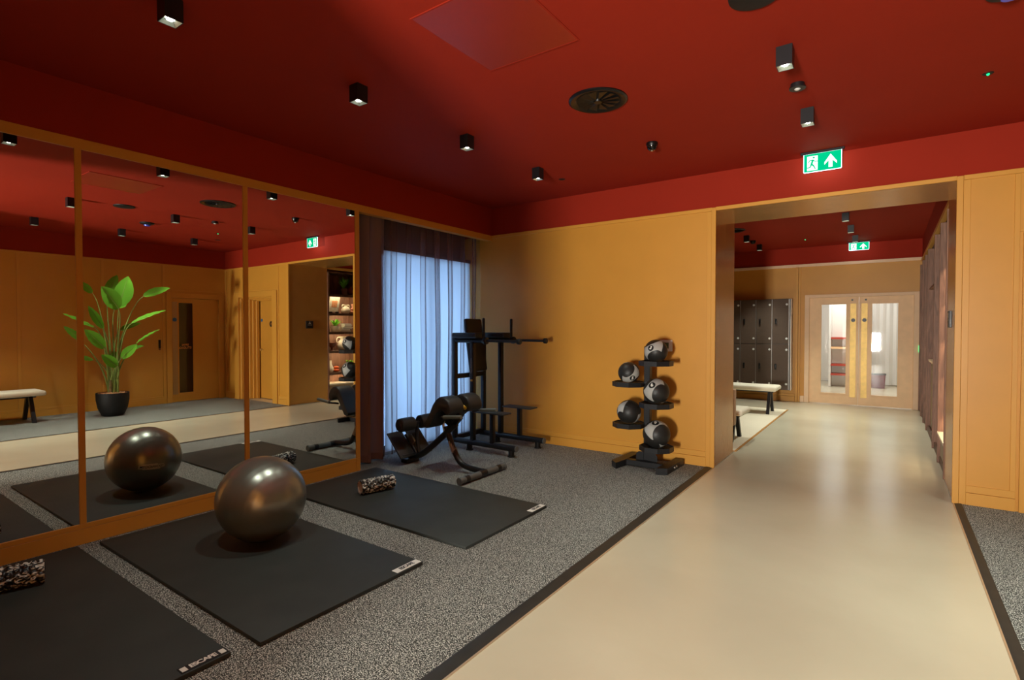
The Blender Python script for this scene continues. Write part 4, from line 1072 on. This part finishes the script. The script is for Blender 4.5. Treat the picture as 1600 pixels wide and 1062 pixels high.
# ------------------------------------------------------------------ lockers
lkr = thing('locker_bank', 'dark brown wall-hung locker bank with round white locks in the hall', 'lockers', (2.3, 12.33, 0.24))
LX = [1.335, 1.645, 1.955, 2.265, 2.575, 2.895]
link_mesh('carcass', B().box(LX[0] - 0.02, 2.925, 12.24, YE - 0.032, 0.25, 2.135), BLACK, lkr, flat=True)
link_mesh('side_panel', B().box(2.925, 2.94, 12.205, YE - 0.032, 0.25, 2.135), new_mat('pale_locker_edge', (214, 200, 186), 0.5), lkr, flat=True)
for i in range(5):
    for (z0, z1) in ((0.265, 1.195), (1.205, 2.13)):
        x0, x1 = LX[i] + 0.012, LX[i + 1] - 0.006
        dr = link_mesh('locker_door', B().box(x0, x1, 12.21, 12.238, z0, z1, 0.002), LOCK, lkr, flat=True)
        rv = B()
        for zz in (z0 + 0.11, z1 - 0.11):
            rv.lathe([(0.001, 12.204), (0.022, 12.204), (0.022, 12.21)], (x1 - 0.035, 0, zz), 14, 'Y')
        link_mesh('round_stud', rv, WHITE, dr)
        zc = (z0 + z1) / 2 + 0.0
        link_mesh('lock', B().box(x0 + 0.05, x0 + 0.085, 12.185, 12.21, zc - 0.06, zc + 0.06, 0.008, 2), GLOSSB, dr)
    link_mesh('divider_strip', B().box(LX[i + 1] - 0.005, LX[i + 1] + 0.009, 12.207, 12.24, 0.26, 2.13), new_mat('aluminium_strip', (150, 144, 138), 0.4, metal=0.7), lkr, flat=True)

# ------------------------------------------------------------------ walnut bookcase along the right of the hall
bk = thing('walnut_bookcase', 'tall walnut built-in bookcase along the right side of the hall', 'bookcase', (5.26, 9.6, 0))
X0, X1 = 5.062, 5.46
ups = [6.85, 7.69, 8.60, 10.05, 10.82, 11.62, 12.42]
for y in ups:
    link_mesh('upright', B().box(X0 - 0.028, X1, y - 0.02, y + 0.02, 0.0, 2.70, 0.001), WAL, bk, flat=True)
link_mesh('back_panel', B().box(X1 - 0.015, X1, 6.83, 12.44, 0.0, 2.765), WAL, bk, flat=True)
link_mesh('top_board', B().box(X0 + 0.03, X1 - 0.015, 6.87, 12.4, 2.70, 2.735), WALD, bk, flat=True)
link_mesh('base_board', B().box(X0 - 0.006, X0 + 0.014, 6.84, 12.44, -0.004, 0.075), WALD, bk, flat=True)
bay = ups[0] + 0.02, ups[1] - 0.02
SH = [2.225, 1.82, 1.42, 1.015, 0.55]
for z in SH:
    s_ = link_mesh('shelf', B().box(X0 + 0.03, X1 - 0.015, bay[0], bay[1], z, z + 0.028, 0.001).box(X0 + 0.03, X0 + 0.04, bay[0], bay[1], z - 0.022, z), WALD, bk, flat=True)
for z in SH:
    link_mesh('led_strip', B().box(X0 + 0.05, X0 + 0.065, bay[0] + 0.01, bay[1] - 0.01, z - 0.005, z - 0.001), LEDSTRIP, bk, flat=True)
    d = bpy.data.lights.new('shelf_light', 'AREA'); d.shape = 'RECTANGLE'; d.size = 0.02; d.size_y = 0.76; d.energy = 3.6; d.color = (1, 0.78, 0.5)
    o = bpy.data.objects.new('shelf_light', d); COL.objects.link(o); o.location = (X0 + 0.06, (bay[0] + bay[1]) / 2, z - 0.008); o.rotation_euler = (0, radians(-38), 0)
link_mesh('counter', B().box(X0 - 0.03, X1 - 0.015, bay[0], bay[1], 0.325, 0.352, 0.001), new_mat('pale_stone', (226, 210, 184), 0.4), bk, flat=True)
for y0, y1 in ((bay[0] + 0.002, (bay[0] + bay[1]) / 2 - 0.002), ((bay[0] + bay[1]) / 2 + 0.002, bay[1] - 0.002)):
    link_mesh('cupboard_door', B().box(X0, X0 + 0.02, y0, y1, 0.08, 0.32, 0.001), new_mat('taupe_cupboard', (150, 132, 110), 0.5), bk, flat=True)
for i in range(1, len(ups) - 1):
    y0, y1 = ups[i] + 0.02, ups[i + 1] - 0.02
    if i == 2:
        link_mesh('recess_shelf', B().box(X0 - 0.004, X1 - 0.015, y0, y1, 1.035, 1.062), PINE, bk, flat=True)
        link_mesh('recess_head', B().box(X0 - 0.004, X1 - 0.015, y0, y1, 2.09, 2.115), WAL, bk, flat=True)
        link_mesh('cupboard_door', B().box(X0 + 0.03, X0 + 0.05, y0, y1, 0.08, 1.03), new_mat('dull_gold_panel', (140, 116, 84), 0.4), bk, flat=True)
        link_mesh('upper_panel', B().box(X0 + 0.06, X0 + 0.08, y0, y1, 2.12, 2.695), new_mat('grey_glass_panel', (96, 96, 104), 0.25), bk, flat=True)
    elif i in (1,):
        link_mesh('tall_panel', B().box(X0 + 0.035, X0 + 0.055, y0, y1, 0.08, 2.695), new_mat('grey_tall_panel', (120, 112, 100), 0.3), bk, flat=True)
    else:
        link_mesh('tall_panel', B().box(X0 + 0.02, X0 + 0.04, y0, y1, 0.08, 2.695), WALD, bk, flat=True)
# green call point and switches at the end of the hall
cp = thing('door_release_button', 'glowing green door release on the ochre wall beside the double doors', 'button', (5.045, YE - 0.02, 1.14))
link_mesh('glowing_face', B().box(5.030, 5.046, YE - 0.05, YE - 0.012, 1.08, 1.21, 0.002), emit_mat('green_glow', (50, 235, 140), 1.6), cp, flat=True)
link_mesh('back_box', B().box(5.034, 5.048, YE - 0.012, YE, 1.07, 1.22, 0.002), WHITE, cp, flat=True)
tag(link_mesh('switch_plate', B().box(5.037, 5.057, YE - 0.02, YE, 1.33, 1.43, 0.003), SILVER, flat=True, loc=(5.047, YE, 1.33)), 'small silver switch plate above the glowing green door release', 'switch')

# ---- things on the lit shelves
CER = new_mat('cream_ceramic', (236, 226, 204), 0.6)
TERRA = new_mat('terracotta_pink', (212, 146, 116), 0.6)
ORNG = new_mat('orange_ceramic', (214, 92, 28), 0.45)
BRN = new_mat('brown_ceramic', (112, 52, 28), 0.4)
POTG = new_mat('grey_brown_pot', (122, 96, 84), 0.6)
SX = 5.22
def foliage(c, r, h, n, parent, seed, arch=0.5):
    rnd = random.Random(seed)
    for k in range(n):
        a = rnd.uniform(0, 2 * pi); L = r * rnd.uniform(0.6, 1.0); hh = h * rnd.uniform(0.55, 1.0)
        b = B(); pts = []; N = 7
        for i in range(N):
            t = i / (N - 1)
            pts.append(Vector((c[0] + cos(a) * L * t * (0.75 if cos(a) > 0 else 0.9), c[1] + sin(a) * L * t, c[2] + hh * (1.7 * t - arch * 1.5 * t * t))))
        side = Vector((-sin(a), cos(a), 0)); prev = None
        for i, p in enumerate(pts):
            t = i / (N - 1); w = 0.014 * sin(pi * min(1, 0.12 + t * 0.88)) + 0.001
            q = (b.bm.verts.new(p - side * w), b.bm.verts.new(p + Vector((0, 0, 0.003))), b.bm.verts.new(p + side * w))
            if prev: b.bm.faces.new((prev[0], prev[1], q[1], q[0])); b.bm.faces.new((prev[1], prev[2], q[2], q[1]))
            prev = q
        link_mesh('leaf', b, LEAF, parent, ang=60)
def pot_plant(y, z, r, h, pm, label, r1, hh, n, seed, arch=0.5):
    t = thing('potted_plant', label, 'plant', (SX, y, z))
    link_mesh('pot', B().lathe([(0.001, 0), (r * 0.72, 0), (r * 0.92, h * 0.6), (r, h), (r * 0.88, h), (r * 0.8, h * 0.8), (0.001, h * 0.8)], (SX, y, z), 28), pm, t)
    foliage((SX, y, z + h * 0.8), r1, hh, n, t, seed, arch)
pot_plant(7.385, 2.254, 0.068, 0.14, POTG, 'bushy green plant in a grey-brown pot on the dark top shelf', 0.17, 0.26, 34, 5, 0.35)
pot_plant(7.15, 1.449, 0.09, 0.125, CER, 'fern in a cream planter on the third shelf', 0.17, 0.19, 24, 8, 0.5)
pot_plant(7.52, 0.579, 0.085, 0.18, CER, 'green plant in a white pot on the lowest lit shelf', 0.14, 0.12, 22, 9, 0.5)
def vase(y, z, prof, m, label, name='vase', seg=32, handles=None, hm=None):
    t = thing(name, label, 'vase', (SX, y, z), 'shelf vases')
    link_mesh('vase_body', B().lathe([(r, h) for r, h in prof], (SX, y, z), seg), m, t, ang=60)
    if handles:
        for s in (-1, 1):
            link_mesh('handle', B().tube([(SX, y + s * a, z + h) for a, h in handles], 0.011, 10, smooth_path=2), m, t)
    return t
vase(7.56, 2.254, [(0.001, 0), (0.04, 0), (0.075, 0.06), (0.07, 0.12), (0.03, 0.16), (0.03, 0.19)], BRN, 'round brown vase beside the plant on the dark top shelf')
vase(7.425, 1.849, [(0.001, 0), (0.06, 0), (0.098, 0.05), (0.10, 0.09), (0.07, 0.135), (0.035, 0.155), (0.035, 0.19), (0.045, 0.20), (0.03, 0.20)], CER, 'squat cream vase with two small handles on the second shelf', handles=[(0.04, 0.185), (0.085, 0.195), (0.10, 0.15), (0.072, 0.12)])
kn = thing('knot_sculpture', 'pink terracotta stacked sculpture at the end of the second shelf', 'sculpture', (SX, 7.60, 1.849))
link_mesh('sculpture_base', B().sphere((SX, 7.59, 1.885), 0.055, 24, 14, (1, 1, 0.65)), TERRA, kn)
link_mesh('sculpture_middle', B().sphere((SX, 7.60, 1.955), 0.045, 24, 14, (1, 1, 0.75)), TERRA, kn)
link_mesh('sculpture_top', B().lathe([(0.03, 1.98), (0.018, 2.01), (0.03, 2.06), (0.02, 2.065)], (SX, 7.60, 0), 20), TERRA, kn)
# leaning magazine on an easel
mg = thing('display_book', 'open magazine leaning on a small stand at the left of the second shelf', 'book', (SX, 7.12, 1.849))
Rm = Matrix.Rotation(radians(-14), 3, 'Y')
link_mesh('cover', B().box(5.215, 5.23, 7.00, 7.25, 1.88, 2.20, 0.001, rot=Rm), new_mat('pale_print_cover', (214, 208, 190), 0.6, noise_amt=0.25, noise_scale=26), mg, flat=True)
link_mesh('cover_picture', B().box(5.2125, 5.215, 7.06, 7.20, 1.98, 2.12, rot=Rm, piv=(5.2225, 7.125, 2.04)), new_mat('picture_print', (206, 140, 96), 0.6, noise_amt=0.3, noise_scale=30), mg, flat=True)
link_mesh('stand', B().box(5.18, 5.28, 7.03, 7.05, 1.849, 1.885).box(5.18, 5.28, 7.20, 7.22, 1.849, 1.885), BLACK, mg, flat=True)
rnd = random.Random(4)
z = 1.4485
for i, (y0, y1, th_, col, lab) in enumerate(((7.24, 7.50, 0.030, (196, 190, 178), 'bottom book of the left pile on the third shelf'), (7.26, 7.48, 0.028, (226, 222, 212), 'second book of the left pile on the third shelf'),
                                         (7.30, 7.53, 0.026, (206, 204, 200), 'third book of the left pile on the third shelf'), (7.28, 7.56, 0.020, (236, 232, 222), 'wide thin book across the top of the left pile'),
                                         (7.33, 7.52, 0.028, (214, 208, 196), 'white book resting above the wide thin book'), (7.34, 7.53, 0.026, (232, 230, 224), 'second book from the top of the pile'), (7.33, 7.51, 0.024, (222, 216, 204), 'topmost book of the pile on the third shelf'))):
    t = thing('book', lab, 'book', (SX, (y0 + y1) / 2, z), 'books on the third shelf')
    link_mesh('cover', B().box(5.14, 5.30, y0, y1, z, z + 0.003).box(5.14, 5.30, y0, y1, z + th_ - 0.003, z + th_).box(5.14, 5.143, y0, y1, z, z + th_), new_mat('book_cover', col, 0.6), t, flat=True)
    link_mesh('page_block', B().box(5.143, 5.296, y0 + 0.004, y1 - 0.004, z + 0.003, z + th_ - 0.003), new_mat('pages', (226, 220, 204), 0.8), t, flat=True)
    z += th_
bw = thing('footed_bowl', 'brown ribbed footed bowl on the fourth shelf', 'bowl', (SX, 7.06, 1.044))
link_mesh('bowl_body', B().lathe([(0.03, 0.07), (0.07, 0.09), (0.095, 0.13), (0.10, 0.17), (0.092, 0.17), (0.06, 0.105), (0.001, 0.09)], (SX, 7.065, 1.044), 32), BRN, bw)
link_mesh('bowl_foot', B().lathe([(0.001, 0), (0.05, 0), (0.045, 0.01), (0.025, 0.03), (0.03, 0.07)], (SX, 7.065, 1.044), 28), BRN, bw)
vase(7.34, 1.044, [(0.001, 0), (0.06, 0), (0.11, 0.07), (0.12, 0.14), (0.09, 0.20), (0.05, 0.23), (0.05, 0.26), (0.075, 0.30), (0.06, 0.30)], CER, 'large cream vase with looped handles on the fourth shelf', handles=[(0.06, 0.28), (0.13, 0.29), (0.16, 0.23), (0.145, 0.17), (0.10, 0.17)])
vase(7.0, 0.579, [(0.001, 0), (0.06, 0), (0.085, 0.05), (0.082, 0.10), (0.05, 0.17), (0.045, 0.24), (0.05, 0.255), (0.038, 0.255)], CER, 'tall cream bottle vase on the lowest lit shelf')
og = thing('stacked_vase', 'orange double-ball vase on the lowest lit shelf', 'vase', (SX, 7.172, 0.579))
link_mesh('lower_ball', B().sphere((SX, 7.172, 0.6155), 0.062, 24, 14, (1, 1, 0.58)), ORNG, og)
link_mesh('upper_ball', B().sphere((SX, 7.172, 0.676), 0.055, 24, 14, (1, 1, 0.58)), ORNG, og)

# ------------------------------------------------------------------ potted bird-of-paradise plant (seen in the mirror)
PX, PY = 6.44, 3.56
pp = thing('potted_palm', 'tall broad-leaved plant in a black bowl pot by the right wall, seen in the mirror', 'plant', (PX, PY, 0))
po = link_mesh('pot', B().lathe([(0.001, 0.0), (0.14, 0.0), (0.165, 0.02), (0.215, 0.14), (0.238, 0.28), (0.240, 0.40), (0.225, 0.40), (0.22, 0.36), (0.001, 0.35)], (PX, PY, 0), 48), BLACKM, pp)
so = B(); rnd = random.Random(11)
for k in range(150):
    a = rnd.uniform(0, 2 * pi); r_ = 0.205 * math.sqrt(rnd.random())
    so.sphere((PX + r_ * cos(a), PY + r_ * sin(a), 0.385 + 0.03 * (1 - r_ / 0.21) * rnd.random()), 0.016, 6, 4, (1.4, 1, 0.7))
so_o = link_mesh('bark_chips', so, new_mat('bark', (172, 120, 78), 0.9, noise_amt=0.3, noise_scale=60), pp); so_o['kind'] = 'stuff'
STEM = new_mat('plant_stem', (120, 138, 62), 0.55, noise_amt=0.2, noise_scale=14)
# base y,z  tip y,z  width  facing(1=towards mirror wall,0=edge on)  x offset base/tip
LV = [(3.645, 1.913, 3.77, 2.43, 0.29, 1, -0.10, -0.14), (3.607, 1.861, 3.34, 2.22, 0.27, 1, -0.16, -0.26),
      (3.551, 2.099, 3.716, 2.47, 0.18, 0.8, 0.12, 0.2), (3.313, 2.123, 3.171, 2.309, 0.12, 0.8, 0.08, 0.16),
      (4.018, 2.097, 4.423, 2.267, 0.16, 0.8, -0.1, -0.16), (3.823, 1.611, 4.336, 1.85, 0.13, 0.35, -0.12, -0.2),
      (3.726, 1.482, 4.072, 1.618, 0.13, 0.6, 0.1, 0.2), (3.935, 1.247, 4.293, 1.503, 0.12, 0.12, 0.0, -0.05),
      (3.843, 1.112, 4.13, 1.203, 0.11, 0.5, 0.12, 0.2), (3.651, 0.998, 3.856, 1.236, 0.16, 0.9, -0.16, -0.24),
      (3.557, 0.863, 3.31, 1.075, 0.17, 1, -0.2, -0.3), (3.408, 1.183, 3.115, 1.50, 0.19, 1, -0.12, -0.2),
      (3.275, 1.544, 2.799, 1.758, 0.13, 0.3, -0.1, -0.18), (3.133, 1.30, 2.886, 1.554, 0.12, 0.8, 0.06, 0.12),
      (3.439, 1.52, 3.243, 1.899, 0.14, 0.8, 0.02, 0.04), (3.299, 0.977, 3.081, 1.059, 0.10, 0.7, 0.04, 0.1),
      (3.666, 1.889, 3.80, 2.05, 0.24, 0.9, 0.14, 0.2), (3.60, 1.10, 3.70, 0.93, 0.14, 0.9, 0.12, 0.18)]
for i, (by, bz, ty, tz, w, fc, dx0, dx1) in enumerate(LV):
    base = Vector((PX + dx0, by, bz)); tip = Vector((PX + dx1, ty, tz)); d = tip - base; L = d.length; dn = d.normalized()
    inpl = Vector((0, -dn.z, dn.y)); out = dn.cross(inpl).normalized()
    side = (inpl * fc + out * math.sqrt(max(0, 1 - fc * fc))).normalized(); nrm = dn.cross(side).normalized()
    if nrm.x > 0: nrm = -nrm
    b = B(); N = 12; prev = None; curl = 0.10 * L
    for k in range(N + 1):
        t = k / N
        p = base.lerp(tip, t) + Vector((0, 0, -1)) * curl * (t * t - t) * 1.2
        hw = 0.5 * w * (sin(pi * min(1.0, (0.04 + t * 0.96)) ** 0.82)) ** 0.75 if k < N else 0.002
        q = []
        for s in (-1, -0.55, 0, 0.55, 1):
            ripple = 0.006 * sin(9 * t * pi + s * 2 + i) * abs(s)
            q.append(b.bm.verts.new(p + side * hw * s + nrm * (0.22 * hw * abs(s) + ripple)))
        if prev:
            for a in range(4): b.bm.faces.new((prev[a], prev[a + 1], q[a + 1], q[a]))
        prev = q
    lf_ = link_mesh('leaf', b, LEAF, pp, ang=60)
    mr = B().tube([base.lerp(tip, t) + Vector((0, 0, -1)) * curl * (t * t - t) * 1.2 + nrm * 0.002 for t in (0, 0.25, 0.5, 0.75, 0.95)], [0.005, 0.004, 0.003, 0.002, 0.001], 6)
    link_mesh('midrib', mr, STEM, lf_)
    root = Vector((PX + rnd.uniform(-0.05, 0.05), PY + rnd.uniform(-0.06, 0.06) + (by - PY) * 0.12, 0.38))
    c1 = Vector((root.x + (base.x - root.x) * 0.15, root.y + (base.y - root.y) * 0.12, root.z + (bz - root.z) * 0.55))
    c2 = base - dn * 0.16 - Vector((0, 0, 0.02))
    P = []
    for k in range(11):
        t = k / 10; u = 1 - t
        P.append(root * u ** 3 + c1 * 3 * u * u * t + c2 * 3 * u * t * t + base * t ** 3)
    link_mesh('stem', B().tube(P, [0.016 - 0.011 * k / 10 for k in range(11)], 8), STEM, pp)
for k in range(3):
    link_mesh('trunk', B().tube([(PX + 0.03 * (k - 1), PY + 0.045 * (k - 1), 0.37), (PX + 0.03 * (k - 1), PY + 0.04 * (k - 1), 0.62 + 0.12 * k)], [0.026, 0.017], 10), new_mat('brown_trunk', (112, 92, 50), 0.8, noise_amt=0.3, noise_scale=30), pp)
